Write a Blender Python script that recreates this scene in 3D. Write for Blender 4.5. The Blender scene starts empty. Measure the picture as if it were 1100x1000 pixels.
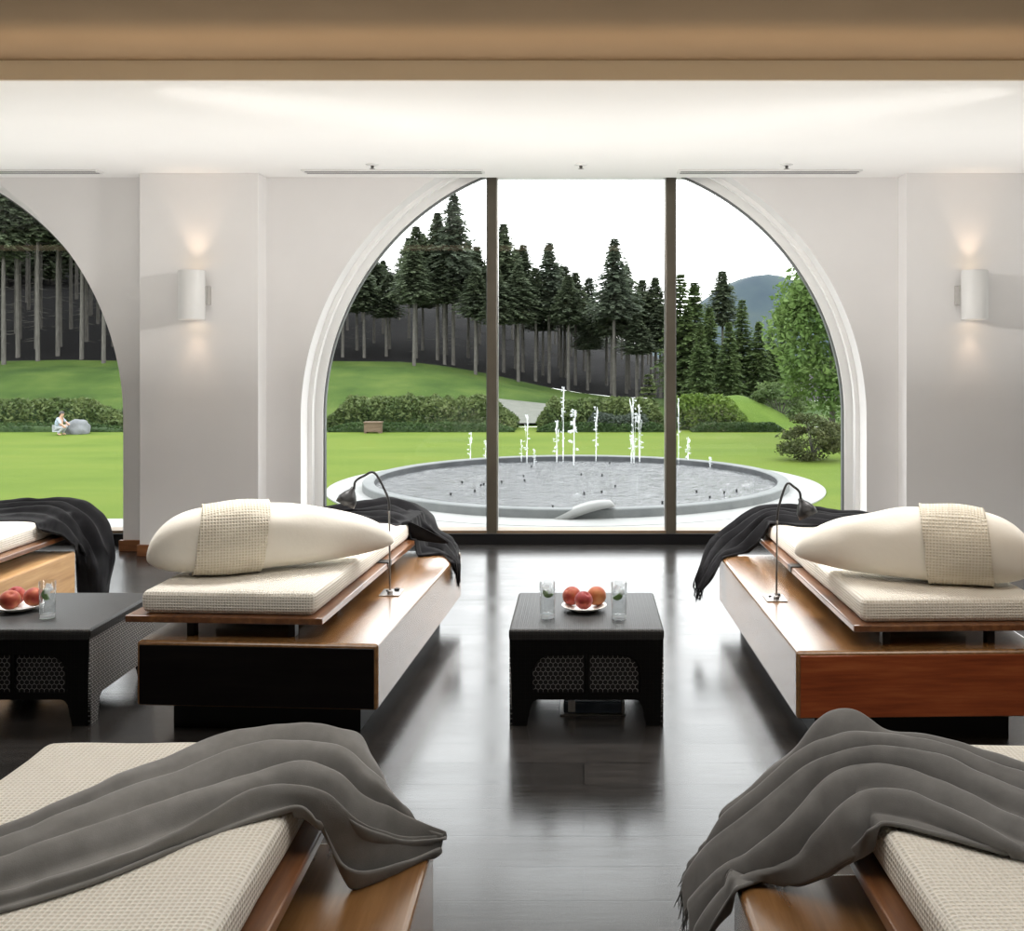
import bpy, bmesh, math, random
import numpy as np
from mathutils import Vector, Matrix, noise
PI = math.pi
R = math.radians
F, CX, HV, EYE = 1090.0, 627.0, 375.0, 1.55      # focal length (px), principal point, eye height (m)
scene = bpy.context.scene
COL = scene.collection

def P(u, v, z):
    """point at height z seen at photo pixel (u, v): used to read real coordinates off the photo"""
    y = (EYE - z) * F / (v - HV)
    return Vector(((u - CX) * y / F, y, z))

def PY(u, v, y):
    return Vector(((u - CX) * y / F, y, EYE - (v - HV) * y / F))

# ------------------------------------------------------------------ materials
def new_mat(name):
    m = bpy.data.materials.new(name); m.use_nodes = True
    nt = m.node_tree; nt.nodes.clear()
    out = nt.nodes.new('ShaderNodeOutputMaterial')
    return m, nt, out

def N(nt, t, **kw):
    n = nt.nodes.new(t)
    for k, v in kw.items():
        if k in n.inputs: n.inputs[k].default_value = v
        else: setattr(n, k, v)
    return n

def L(nt, a, b): nt.links.new(a, b)

def pbsdf(nt, out, color=(.8,.8,.8), rough=.5, metal=0.0, spec=.5, sheen=0.0, coat=0.0):
    b = nt.nodes.new('ShaderNodeBsdfPrincipled')
    b.inputs['Base Color'].default_value = (*color, 1)
    b.inputs['Roughness'].default_value = rough
    b.inputs['Metallic'].default_value = metal
    b.inputs['Specular IOR Level'].default_value = spec
    b.inputs['Sheen Weight'].default_value = sheen
    b.inputs['Coat Weight'].default_value = coat
    L(nt, b.outputs[0], out.inputs[0])
    return b

def ramp(nt, fac, stops):
    r = nt.nodes.new('ShaderNodeValToRGB')
    e = r.color_ramp.elements
    while len(e) < len(stops): e.new(.5)
    for i, (p, c) in enumerate(stops):
        e[i].position = p; e[i].color = (*c, 1)
    L(nt, fac, r.inputs[0])
    return r.outputs[0]

def coords(nt, scale=(1,1,1), kind='Object', rot=(0,0,0)):
    tc = nt.nodes.new('ShaderNodeTexCoord')
    mp = nt.nodes.new('ShaderNodeMapping')
    mp.inputs['Scale'].default_value = scale
    mp.inputs['Rotation'].default_value = rot
    L(nt, tc.outputs[kind], mp.inputs[0])
    return mp.outputs[0]

def tex_noise(nt, vec, scale=5, detail=4, rough=.5):
    n = N(nt, 'ShaderNodeTexNoise')
    n.inputs['Scale'].default_value = scale; n.inputs['Detail'].default_value = detail
    n.inputs['Roughness'].default_value = rough
    L(nt, vec, n.inputs['Vector'])
    return n.outputs[0]

def bump(nt, b, h, strength=.3, dist=.01):
    n = nt.nodes.new('ShaderNodeBump')
    n.inputs['Strength'].default_value = strength; n.inputs['Distance'].default_value = dist
    L(nt, h, n.inputs['Height']); L(nt, n.outputs[0], b.inputs['Normal'])
    return n

def math_n(nt, op, a, b=None, val=None):
    n = nt.nodes.new('ShaderNodeMath'); n.operation = op
    if hasattr(a, 'is_output'): L(nt, a, n.inputs[0])
    else: n.inputs[0].default_value = a
    if b is not None:
        if hasattr(b, 'is_output'): L(nt, b, n.inputs[1])
        else: n.inputs[1].default_value = b
    return n.outputs[0]

def simple(name, color, rough=.5, metal=0.0, spec=.5, var=.08, vscale=8, sheen=0, coat=0):
    m, nt, out = new_mat(name)
    b = pbsdf(nt, out, color, rough, metal, spec, sheen, coat)
    n = tex_noise(nt, coords(nt), vscale, 3)
    lo = tuple(max(0, c * (1 - var)) for c in color); hi = tuple(min(1, c * (1 + var)) for c in color)
    L(nt, ramp(nt, n, [(.3, lo), (.7, hi)]), b.inputs['Base Color'])
    return m

def wood(name, dark, mid, light, rough=.22, spec=.5, axis='y', coat=.0):
    m, nt, out = new_mat(name)
    b = pbsdf(nt, out, mid, rough, 0, spec, 0, coat)
    b.inputs['Coat IOR'].default_value = 1.8; b.inputs['Coat Roughness'].default_value = .22
    sc = {'y': (9, .7, 9), 'x': (.7, 9, 9)}[axis]
    n1 = tex_noise(nt, coords(nt, sc), 3.0, 6, .62)
    n2 = tex_noise(nt, coords(nt, tuple(s * 2.5 for s in sc)), 3.0, 3, .5)
    f = math_n(nt, 'ADD', math_n(nt, 'MULTIPLY', n1, .75), math_n(nt, 'MULTIPLY', n2, .25))
    L(nt, ramp(nt, f, [(.32, dark), (.5, mid), (.68, light)]), b.inputs['Base Color'])
    bump(nt, b, f, .02, .001)
    return m

def waffle(name, col, low, cell=.014, strength=.9, rough=.95, dist=.004):
    """cream waffle cloth: small square pockets between raised ribs"""
    m, nt, out = new_mat(name)
    b = pbsdf(nt, out, col, rough, 0, .1, .15)
    sep = nt.nodes.new('ShaderNodeSeparateXYZ'); L(nt, coords(nt), sep.inputs[0])
    k = PI / cell
    sx = math_n(nt, 'ABSOLUTE', math_n(nt, 'SINE', math_n(nt, 'MULTIPLY', sep.outputs[0], k)))
    sy = math_n(nt, 'ABSOLUTE', math_n(nt, 'SINE', math_n(nt, 'MULTIPLY', sep.outputs[1], k)))
    sz = math_n(nt, 'ABSOLUTE', math_n(nt, 'SINE', math_n(nt, 'MULTIPLY', sep.outputs[2], k)))
    geo = nt.nodes.new('ShaderNodeNewGeometry')
    # pick the two coordinates lying in the surface by blending with the normal
    vt = nt.nodes.new('ShaderNodeVectorTransform'); vt.vector_type = 'NORMAL'; vt.convert_from = 'WORLD'; vt.convert_to = 'OBJECT'
    L(nt, geo.outputs['True Normal'], vt.inputs[0])
    ns = nt.nodes.new('ShaderNodeSeparateXYZ'); L(nt, vt.outputs[0], ns.inputs[0])
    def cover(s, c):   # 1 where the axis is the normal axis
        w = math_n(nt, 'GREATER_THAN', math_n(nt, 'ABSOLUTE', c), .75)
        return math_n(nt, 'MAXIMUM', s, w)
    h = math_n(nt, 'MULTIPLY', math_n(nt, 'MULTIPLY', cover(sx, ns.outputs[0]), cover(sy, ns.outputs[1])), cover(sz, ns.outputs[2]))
    L(nt, ramp(nt, h, [(.1, col), (.75, low)]), b.inputs['Base Color'])  # shade of the pockets put into the cloth colour
    inv = math_n(nt, 'SUBTRACT', 1.0, h)
    bump(nt, b, inv, strength, dist)
    return m

M = {}
M['wall'] = simple('painted plaster', (.76, .75, .745), .9, 0, .2, .015, 3)
M['reveal'] = simple('white window paint', (.86, .86, .85), .45, 0, .4, .01, 3)
M['ceiling'] = simple('white ceiling paint', (.88, .875, .86), .9, 0, .2, .01, 2)
M['tan'] = simple('tan ceiling paint', (0.2992, 0.2108, 0.1292), .9, 0, .15, .06, 1.2)
M['beige'] = simple('beige trim paint', (.62, .57, .48), .9, 0, .2, .03, 2)
M['bronze'] = simple('dark bronze frame', (.095, .082, .062), .35, .3, .5, .1, 6)
M['bronze_lip'] = simple('brown frame lip', (.23, .16, .10), .4, .2, .5, .1, 6)
M['black'] = simple('black frame paint', (.006, .006, .007), .35, 0, .4, .1, 6)
M['gasket'] = simple('grey gasket', (.16, .17, .17), .5, 0, .4, .05, 6)
M['steel'] = simple('brushed steel', (.62, .61, .59), .28, .9, .5, .06, 40)
M['nickel'] = simple('satin nickel', (.30, .29, .28), .3, .9, .5, .06, 40)
M['lampblack'] = simple('dark lamp metal', (.035, .035, .037), .38, .3, .5, .1, 20)
M['skirting'] = wood('brown skirting wood', (.10, .035, .015), (.19, .075, .03), (.27, .12, .05), .35, .4, 'x')
M['honey'] = wood('honey walnut veneer', (.17, .080, .026), (.24, .115, .038), (.31, .16, .058), .27, .62, 'y', .9)
M['red_wood'] = wood('reddish mahogany panel', (.16, .032, .010), (.27, .062, .018), (.38, .11, .035), .38, .4, 'x')
M['front_shade'] = wood('front panel with painted shade', (.003, .002, .002), (.005, .004, .004), (.009, .007, .006), .4, .15, 'x')  # shade on the lounger fronts put into a near-black colour
M['light_wood'] = wood('pale oak panel', (.36, .20, .085), (.50, .30, .14), (.60, .38, .19), .4, .4, 'y')
M['board'] = wood('walnut board', (.09, .032, .012), (.17, .065, .024), (.25, .11, .04), .3, .5, 'y', .7)
M['dark_plinth'] = simple('black plinth laminate', (.006, .006, .006), .5, 0, .3, .1, 8)
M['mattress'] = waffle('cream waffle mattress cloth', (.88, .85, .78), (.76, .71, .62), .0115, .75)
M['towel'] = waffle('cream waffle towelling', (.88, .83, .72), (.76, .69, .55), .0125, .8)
M['white_wall_light'] = simple('white enamel', (.72, .72, .71), .45, 0, .4, .02, 8)
M['porcelain'] = simple('white porcelain', (.86, .84, .80), .15, 0, .5, .02, 8)
M['hose'] = simple('black socket plastic', (.02, .02, .02), .4, 0, .4, .1, 8)
M['lattice'] = simple('grey lattice strand', (.30, .29, .29), .4, 0, .5, .2, 60)
M['case'] = simple('dark slate case', (.05, .068, .095), .15, .3, .8, .2, 12)

def cloth_mat(name, col, dark, sheen=.4):
    m, nt, out = new_mat(name)
    b = pbsdf(nt, out, col, .95, 0, .1, sheen)
    b.inputs['Sheen Roughness'].default_value = .32
    n = tex_noise(nt, coords(nt), 14, 5, .6)
    L(nt, ramp(nt, n, [(.3, dark), (.7, col)]), b.inputs['Base Color'])
    n2 = tex_noise(nt, coords(nt), 420, 2, .6)
    bump(nt, b, n2, .25, .002)
    return m
M['throw_grey'] = cloth_mat('grey wool cloth', (.27, .266, .26), (.21, .207, .20), .6)
M['throw_grey_dark'] = cloth_mat('darker grey wool cloth', (.20, .197, .193), (.15, .148, .145), .6)
M['throw_black'] = cloth_mat('charcoal wool cloth', (.013, .013, .0145), (.008, .008, .009), .10)
M['cream'] = None
m, nt, out = new_mat('cream cotton cover')
b = pbsdf(nt, out, (.89, .85, .765), .85, 0, .15, .2)
n = tex_noise(nt, coords(nt), 6, 5, .55); bump(nt, b, n, .25, .02)
M['cream'] = m

# floor : dark stained boards running across the room
m, nt, out = new_mat('dark stained board floor')
b = pbsdf(nt, out, (.012, .010, .009), .2, 0, .5)
b.inputs['IOR'].default_value = 1.75
v = coords(nt, (1, 1, 1))
br = N(nt, 'ShaderNodeTexBrick', offset=.37)
br.inputs['Scale'].default_value = 1.0; br.inputs['Brick Width'].default_value = 1.9; br.inputs['Row Height'].default_value = .19
br.inputs['Mortar Size'].default_value = .0025; br.inputs['Mortar Smooth'].default_value = .3
br.inputs['Color1'].default_value = (.034, .031, .029, 1); br.inputs['Color2'].default_value = (.018, .0165, .0155, 1); br.inputs['Mortar'].default_value = (.003, .003, .003, 1)
L(nt, v, br.inputs['Vector'])
g = tex_noise(nt, coords(nt, (1.2, 16, 1)), 4, 6, .65)
big = tex_noise(nt, coords(nt, (.6, 2.5, 1)), 2.0, 4, .6)
mx = N(nt, 'ShaderNodeMix', data_type='RGBA', blend_type='MULTIPLY')
mx.inputs[0].default_value = .8
L(nt, br.outputs[0], mx.inputs[6]); L(nt, ramp(nt, g, [(.3, (.5,.5,.5)), (.7, (1.5,1.5,1.5))]), mx.inputs[7])
L(nt, mx.outputs[2], b.inputs['Base Color'])
rr = math_n(nt, 'ADD', math_n(nt, 'MULTIPLY', g, .10), math_n(nt, 'MULTIPLY', big, .16))
L(nt, math_n(nt, 'ADD', rr, .08), b.inputs['Roughness'])
hh = math_n(nt, 'ADD', math_n(nt, 'MULTIPLY', g, .5), math_n(nt, 'MULTIPLY', br.outputs['Fac'], -1.2))
bump(nt, b, hh, .11, .002)
M['floor'] = m

# woven rattan
def rattan(name, freq, lo, hi, rough=.42, spec=.9):
    m, nt, out = new_mat(name)
    b = pbsdf(nt, out, lo, rough, 0, spec)
    sep = nt.nodes.new('ShaderNodeSeparateXYZ'); L(nt, coords(nt), sep.inputs[0])
    sx = math_n(nt, 'SINE', math_n(nt, 'MULTIPLY', math_n(nt, 'ADD', sep.outputs[0], math_n(nt, 'MULTIPLY', sep.outputs[2], .0)), freq))
    sy = math_n(nt, 'SINE', math_n(nt, 'MULTIPLY', sep.outputs[1], freq))
    sz = math_n(nt, 'SINE', math_n(nt, 'MULTIPLY', sep.outputs[2], freq))
    h = math_n(nt, 'MULTIPLY', sx, sy)
    h2 = math_n(nt, 'MULTIPLY', sy, sz)
    h3 = math_n(nt, 'MULTIPLY', sx, sz)
    s = math_n(nt, 'MAXIMUM', math_n(nt, 'MAXIMUM', h, h2), h3)
    L(nt, ramp(nt, s, [(.35, lo), (.75, hi)]), b.inputs['Base Color'])
    bump(nt, b, s, .35, .003)
    return m
M['rattan'] = rattan('black woven rattan', PI / .0085, (.004, .004, .004), (.022, .022, .022), .45, .6)
M['rattan_front'] = rattan('black woven rattan front', PI / .0085, (.002, .002, .002), (.005, .005, .005), .55, .12)
M['rattan_side'] = rattan('black woven rattan side', PI / .0105, (.003, .003, .003), (.75, .75, .75), .5)  # pale dots are glints of the weave put into the colour

# clear window glass (thin pane)
m, nt, out = new_mat('clear window glass')
tr = N(nt, 'ShaderNodeBsdfTransparent'); tr.inputs[0].default_value = (.97, .985, .975, 1)
gl = N(nt, 'ShaderNodeBsdfGlossy'); gl.inputs['Roughness'].default_value = .02
lw = N(nt, 'ShaderNodeLayerWeight'); lw.inputs[0].default_value = .5
mix = N(nt, 'ShaderNodeMixShader')
L(nt, math_n(nt, 'ADD', math_n(nt, 'MULTIPLY', math_n(nt, 'POWER', lw.outputs['Facing'], 5.0), .8), .02), mix.inputs[0]); L(nt, tr.outputs[0], mix.inputs[1]); L(nt, gl.outputs[0], mix.inputs[2]); L(nt, mix.outputs[0], out.inputs[0])
M['glass'] = m
# tumbler glass
m, nt, out = new_mat('tumbler glass')
tr = N(nt, 'ShaderNodeBsdfTransparent'); tr.inputs[0].default_value = (.96, .965, .965, 1)
gl = N(nt, 'ShaderNodeBsdfGlossy'); gl.inputs['Roughness'].default_value = .03
lw = N(nt, 'ShaderNodeLayerWeight'); lw.inputs[0].default_value = .5
mix = N(nt, 'ShaderNodeMixShader')
L(nt, math_n(nt, 'ADD', math_n(nt, 'MULTIPLY', math_n(nt, 'POWER', lw.outputs['Facing'], 5.0), .8), .035), mix.inputs[0]); L(nt, tr.outputs[0], mix.inputs[1]); L(nt, gl.outputs[0], mix.inputs[2]); L(nt, mix.outputs[0], out.inputs[0])
M['tumbler'] = m
m, nt, out = new_mat('clear water in glass')
tr = N(nt, 'ShaderNodeBsdfTransparent'); tr.inputs[0].default_value = (.96, .975, .98, 1)
df = N(nt, 'ShaderNodeBsdfTranslucent'); df.inputs[0].default_value = (.9, .93, .95, 1)
mix = N(nt, 'ShaderNodeMixShader'); mix.inputs[0].default_value = .10
L(nt, tr.outputs[0], mix.inputs[1]); L(nt, df.outputs[0], mix.inputs[2]); L(nt, mix.outputs[0], out.inputs[0])
M['drink'] = m
m, nt, out = new_mat('clear ice')
tr = N(nt, 'ShaderNodeBsdfTransparent'); df = N(nt, 'ShaderNodeBsdfTranslucent'); df.inputs[0].default_value = (.95, .97, 1, 1)
gl = N(nt, 'ShaderNodeBsdfGlossy'); gl.inputs['Roughness'].default_value = .08
mix = N(nt, 'ShaderNodeMixShader'); mix.inputs[0].default_value = .45
mix2 = N(nt, 'ShaderNodeMixShader'); mix2.inputs[0].default_value = .12
L(nt, tr.outputs[0], mix.inputs[1]); L(nt, df.outputs[0], mix.inputs[2]); L(nt, mix.outputs[0], mix2.inputs[1]); L(nt, gl.outputs[0], mix2.inputs[2]); L(nt, mix2.outputs[0], out.inputs[0])
M['ice'] = m
M['lime'] = simple('lime green', (.10, .20, .03), .4, 0, .4, .3, 60)

def peach_mat(name, a, bcol, c, s):
    m, nt, out = new_mat(name)
    b = pbsdf(nt, out, a, .55, 0, .35, .2)
    n = tex_noise(nt, coords(nt), s, 3, .6)
    L(nt, ramp(nt, n, [(.35, a), (.5, bcol), (.66, c)]), b.inputs['Base Color'])
    return m
M['peach_red'] = peach_mat('red peach skin', (0.2160, 0.0104, 0.0144), (0.3024, 0.0233, 0.0216), (0.3960, 0.0726, 0.0360), 14)
M['peach_mix'] = peach_mat('red and yellow peach skin', (0.2736, 0.0207, 0.0180), (0.3744, 0.0674, 0.0288), (0.4320, 0.1452, 0.0504), 13)
M['peach_gold'] = peach_mat('golden peach skin', (0.3600, 0.0518, 0.0216), (0.4176, 0.1244, 0.0360), (0.4464, 0.1763, 0.0576), 13)

# outdoors
def ground_mat(name, stops, scale, rough=.95, stretch=(1,1,1), bscale=40, bs=.5):
    m, nt, out = new_mat(name)
    b = pbsdf(nt, out, stops[0][1], rough, 0, .15)
    n1 = tex_noise(nt, coords(nt, stretch), scale, 6, .6)
    L(nt, ramp(nt, n1, stops), b.inputs['Base Color'])
    n2 = tex_noise(nt, coords(nt), bscale, 4, .7)
    bump(nt, b, n2, bs, .03)
    return m
M['lawn'] = ground_mat('mown lawn', [(.30, (0.0692, 0.1098, 0.0106)), (.5, (0.0879, 0.1302, 0.0147)), (.72, (0.1098, 0.1424, 0.0195))], .55, stretch=(.5, 1.6, 1))
M['bank'] = ground_mat('rough grass bank', [(.32, (0.0242, 0.0499, 0.0080)), (.5, (0.0419, 0.0741, 0.0129)), (.7, (0.0660, 0.0982, 0.0193))], .6, bscale=14, bs=.8)
M['mound'] = ground_mat('bright grass mound', [(.3, (0.0592, 0.1047, 0.0146)), (.7, (0.0910, 0.1411, 0.0237))], 1.5, bscale=20, bs=.8)
M['forest_floor'] = ground_mat('shaded forest floor', [(.3, (0.0021, 0.0018, 0.0019)), (.7, (0.0052, 0.0043, 0.0045))], .8, bscale=2, bs=.15)  # dark between the trunks put into a near-black ground colour
M['gravel'] = ground_mat('pale gravel', [(.3, (0.1190, 0.1225, 0.1050)), (.7, (0.1540, 0.1575, 0.1365))], 3)
M['paving'] = ground_mat('pale stone paving', [(.3, (0.2660, 0.2695, 0.2590)), (.7, (0.3150, 0.3150, 0.3080))], 2, bs=.1)
M['stone'] = ground_mat('grey fountain stone', [(.3, (0.1330, 0.1400, 0.1400)), (.7, (0.1750, 0.1820, 0.1785))], 3, .6, bs=.15)
M['stone_dark'] = ground_mat('wet dark stone', [(.3, (0.0490, 0.0525, 0.0560)), (.7, (0.0910, 0.0945, 0.0980))], 3, .4, bs=.15)
M['hill'] = ground_mat('distant wooded hill', [(.35, (0.0350, 0.0504, 0.0630)), (.5, (0.0420, 0.0595, 0.0686)), (.66, (0.0525, 0.0686, 0.0700))], .035, bscale=.05, bs=.1)  # blue of the haze put into the hill's colour
M['bark'] = ground_mat('grey pine bark', [(.3, (0.0638, 0.0600, 0.0525)), (.7, (0.1200, 0.1125, 0.1013))], 5, stretch=(3, 3, .6), bscale=20)
M['bark_dark'] = ground_mat('dark shaded bark', [(.3, (.020, .019, .018)), (.7, (.045, .042, .04))], 5, stretch=(3, 3, .6), bscale=20)  # bark copy with the shade put into its colour
M['old_wood'] = wood('weathered brown wood', (0.0825, 0.0562, 0.0375), (0.1275, 0.0900, 0.0600), (0.1650, 0.1200, 0.0825), .8, .2, 'x')
M['boulder'] = ground_mat('grey boulder', [(.3, (0.1275, 0.1350, 0.1425)), (.7, (0.2100, 0.2175, 0.2250))], 3)

def leaf_mat(name, lo, hi, scale=1.5, trans=.25):
    m, nt, out = new_mat(name)
    b = pbsdf(nt, out, lo, .7, 0, .25)
    n = tex_noise(nt, coords(nt), scale, 4, .7)
    c = ramp(nt, n, [(.32, lo), (.68, hi)])
    L(nt, c, b.inputs['Base Color'])
    t = N(nt, 'ShaderNodeBsdfTranslucent'); L(nt, c, t.inputs[0])
    mix = N(nt, 'ShaderNodeMixShader'); mix.inputs[0].default_value = trans
    L(nt, b.outputs[0], mix.inputs[1]); L(nt, t.outputs[0], mix.inputs[2]); L(nt, mix.outputs[0], out.inputs[0])
    return m
M['conifer'] = leaf_mat('spruce needles', (0.0643, 0.0844, 0.0513), (0.1172, 0.1451, 0.0810), .8, .42)  # needle colours lightened in place of haze
M['conifer_b'] = leaf_mat('blue green spruce needles', (0.0680, 0.0895, 0.0621), (0.1248, 0.1485, 0.0999), .8, .42)
M['conifer_green'] = leaf_mat('fresh spruce needles', (0.0547, 0.0894, 0.0312), (0.1129, 0.1560, 0.0546), .8, .42)
M['hedge'] = leaf_mat('hedge leaves', (0.0406, 0.0690, 0.0183), (0.1167, 0.1472, 0.0508), 2.0)
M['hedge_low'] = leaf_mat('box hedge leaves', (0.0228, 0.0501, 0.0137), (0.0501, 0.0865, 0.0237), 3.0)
M['hedge_bright'] = leaf_mat('bright hedge leaves', (0.0539, 0.0980, 0.0137), (0.1225, 0.1813, 0.0314), 2.5)
M['hedge_grey'] = leaf_mat('grey green leaves', (0.0350, 0.0490, 0.0350), (0.0700, 0.0875, 0.0665), 2.5)
M['broadleaf'] = leaf_mat('broadleaf leaves', (0.0547, 0.1094, 0.0243), (0.1519, 0.2248, 0.0668), 1.2, .35)
M['shrub'] = leaf_mat('mixed shrub leaves', (0.0378, 0.0554, 0.0168), (0.0924, 0.0966, 0.0378), 1.6)
M['young'] = leaf_mat('young spruce needles', (0.0490, 0.0700, 0.0210), (0.0910, 0.1155, 0.0385), 2.0)
# water
m, nt, out = new_mat('rippled water')
b = pbsdf(nt, out, (.05, .053, .056), .10, 0, .6)
n1 = tex_noise(nt, coords(nt, (1, 1, 1)), 7, 4, .6); n2 = tex_noise(nt, coords(nt), 26, 3, .6)
h = math_n(nt, 'ADD', n1, math_n(nt, 'MULTIPLY', n2, .35))
bump(nt, b, h, .85, .06)
M['water'] = m
m, nt, out = new_mat('white spray')
d = N(nt, 'ShaderNodeBsdfDiffuse'); d.inputs[0].default_value = (.92, .94, .95, 1)
t = N(nt, 'ShaderNodeBsdfTransparent'); tl = N(nt, 'ShaderNodeBsdfTranslucent'); tl.inputs[0].default_value = (.9, .93, .94, 1)
mm = N(nt, 'ShaderNodeMixShader'); mm.inputs[0].default_value = .5
L(nt, d.outputs[0], mm.inputs[1]); L(nt, tl.outputs[0], mm.inputs[2])
n = tex_noise(nt, coords(nt, (1, 1, .25)), 26, 3, .7)
f = ramp(nt, n, [(.35, (.10,)*3), (.7, (.6,)*3)])
mix = N(nt, 'ShaderNodeMixShader'); L(nt, f, mix.inputs[0]); L(nt, t.outputs[0], mix.inputs[1]); L(nt, mm.outputs[0], mix.inputs[2])
L(nt, mix.outputs[0], out.inputs[0])
M['spray'] = m
M['skin'] = simple('skin', (.45, .27, .19), .6)
M['shirt'] = simple('pale blue cloth', (0.3150, 0.3750, 0.4650), .8)
M['trousers'] = simple('pale grey trousers', (0.3000, 0.3150, 0.3375), .8)
M['hair'] = simple('dark hair', (.03, .025, .02), .6)

def emit_mat(name, col, s):
    m, nt, out = new_mat(name)
    e = N(nt, 'ShaderNodeEmission'); e.inputs[0].default_value = (*col, 1); e.inputs[1].default_value = s
    L(nt, e.outputs[0], out.inputs[0]); return m
M['lamp_glow'] = emit_mat('warm lamp disc', (1, .76, .52), 3)

# ------------------------------------------------------------------ object helpers
def link(o, parent=None):
    COL.objects.link(o)
    if parent is not None: o.parent = parent
    return o

def mesh_obj(name, bm, mat, parent=None, smooth=False):
    me = bpy.data.meshes.new(name)
    bmesh.ops.recalc_face_normals(bm, faces=bm.faces)
    bm.to_mesh(me); bm.free()
    if smooth:
        for p in me.polygons: p.use_smooth = True
    me.materials.append(mat)
    return link(bpy.data.objects.new(name, me), parent)

def raw_obj(name, verts, faces, mat, parent=None, smooth=False):
    me = bpy.data.meshes.new(name)
    me.from_pydata([tuple(v) for v in verts], [], faces); me.update()
    if smooth:
        for p in me.polygons: p.use_smooth = True
    me.materials.append(mat)
    return link(bpy.data.objects.new(name, me), parent)

def tag(o, label, cat, group=None, kind=None):
    o['label'] = label; o['category'] = cat
    if group: o['group'] = group
    if kind: o['kind'] = kind
    return o

def thing(name, label, cat, loc=(0, 0, 0), rz=0, group=None):
    o = bpy.data.objects.new(name, None); o.empty_display_size = .1
    o.location = loc; o.rotation_euler = (0, 0, rz)
    link(o); return tag(o, label, cat, group)

def structure(o):
    o['kind'] = 'structure'; return o

def box(bm, x0, x1, y0, y1, z0, z1, bev=0, seg=2):
    r = bmesh.ops.create_cube(bm, size=1)
    vs = r['verts']
    for v in vs:
        v.co = Vector(((x0 + x1) / 2 + v.co.x * (x1 - x0), (y0 + y1) / 2 + v.co.y * (y1 - y0), (z0 + z1) / 2 + v.co.z * (z1 - z0)))
    if bev:
        es = list({e for v in vs for e in v.link_edges})
        bmesh.ops.bevel(bm, geom=es, offset=bev, segments=seg, profile=.5, affect='EDGES')

def box_obj(name, mat, parent, *a, bev=0, seg=2, smooth=False):
    bm = bmesh.new(); box(bm, *a, bev=bev, seg=seg)
    return mesh_obj(name, bm, mat, parent, smooth)

def lathe(bm, prof, n=32, cx=0, cy=0, cap=True):
    rings = []
    for r, z in prof:
        if r < 1e-6: rings.append([bm.verts.new((cx, cy, z))])
        else: rings.append([bm.verts.new((cx + r * math.cos(2 * PI * i / n), cy + r * math.sin(2 * PI * i / n), z)) for i in range(n)])
    for a, b in zip(rings, rings[1:]):
        for i in range(n):
            j = (i + 1) % n
            if len(a) == 1 and len(b) == 1: continue
            if len(a) == 1: bm.faces.new((a[0], b[i], b[j]))
            elif len(b) == 1: bm.faces.new((a[i], b[0], a[j]))
            else: bm.faces.new((a[i], b[i], b[j], a[j]))

def tube(bm, pts, rad, n=10):
    pts = [Vector(p) for p in pts]
    rads = rad if isinstance(rad, (list, tuple)) else [rad] * len(pts)
    up = Vector((0, 0, 1)); prev = None; rings = []
    for i, p in enumerate(pts):
        d = (pts[min(i + 1, len(pts) - 1)] - pts[max(i - 1, 0)]).normalized()
        if prev is None:
            a = d.cross(up)
            if a.length < 1e-3: a = d.cross(Vector((1, 0, 0)))
        else: a = prev - d * prev.dot(d)
        a.normalize(); prev = a; bb = d.cross(a)
        rings.append([bm.verts.new(p + (a * math.cos(2 * PI * k / n) + bb * math.sin(2 * PI * k / n)) * rads[i]) for k in range(n)])
    for r0, r1 in zip(rings, rings[1:]):
        for k in range(n): bm.faces.new((r0[k], r0[(k + 1) % n], r1[(k + 1) % n], r1[k]))
    bm.faces.new(rings[0][::-1]); bm.faces.new(rings[-1])

def flat_shape(loops, depth, bev=0):
    """filled outline with holes in the local XY plane, thickened along Z by +-depth/2 -> mesh"""
    cu = bpy.data.curves.new('outline', 'CURVE'); cu.dimensions = '2D'; cu.fill_mode = 'BOTH'
    cu.extrude = depth / 2
    for lp in loops:
        s = cu.splines.new('POLY'); s.points.add(len(lp) - 1); s.use_cyclic_u = True
        for q, (x, y) in zip(s.points, lp): q.co = (x, y, 0, 1)
    o = bpy.data.objects.new('outline', cu); COL.objects.link(o)
    bpy.context.view_layer.update()
    me = bpy.data.meshes.new_from_object(o.evaluated_get(bpy.context.evaluated_depsgraph_get()))
    bpy.data.objects.remove(o); bpy.data.curves.remove(cu)
    return me

def upright(me, y):          # local XY -> world XZ standing at depth y
    for v in me.vertices:
        x, z, d = v.co; v.co = (x, y - d, z)
    me.flip_normals()
    return me

def me_obj(name, me, mat, parent=None):
    me.materials.clear(); me.materials.append(mat); me.name = name
    return link(bpy.data.objects.new(name, me), parent)

def catmull(pts, n):
    pts = [np.array(p, float) for p in pts]
    k = len(pts) - 1; outp = []
    for s in np.linspace(0, k, n):
        i = min(int(s), k - 1); t = s - i
        p1, p2 = pts[i], pts[i + 1]
        p0 = pts[i - 1] if i > 0 else 2 * p1 - p2
        p3 = pts[i + 2] if i + 2 <= k else 2 * p2 - p1
        outp.append(.5 * ((2 * p1) + (-p0 + p2) * t + (2 * p0 - 5 * p1 + 4 * p2 - p3) * t * t + (-p0 + 3 * p1 - 3 * p2 + p3) * t ** 3))
    return np.array(outp)

# ------------------------------------------------------------------ the room
YW, YG = 7.80, 8.14               # inner face of window wall, plane of the glass
ZC, ZARC, RN, RG = 2.87, 1.011, 2.175, 2.074
ZHEAD = 2.935
WX = (-5.715, 0.0, 5.715)         # arch centres

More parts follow.
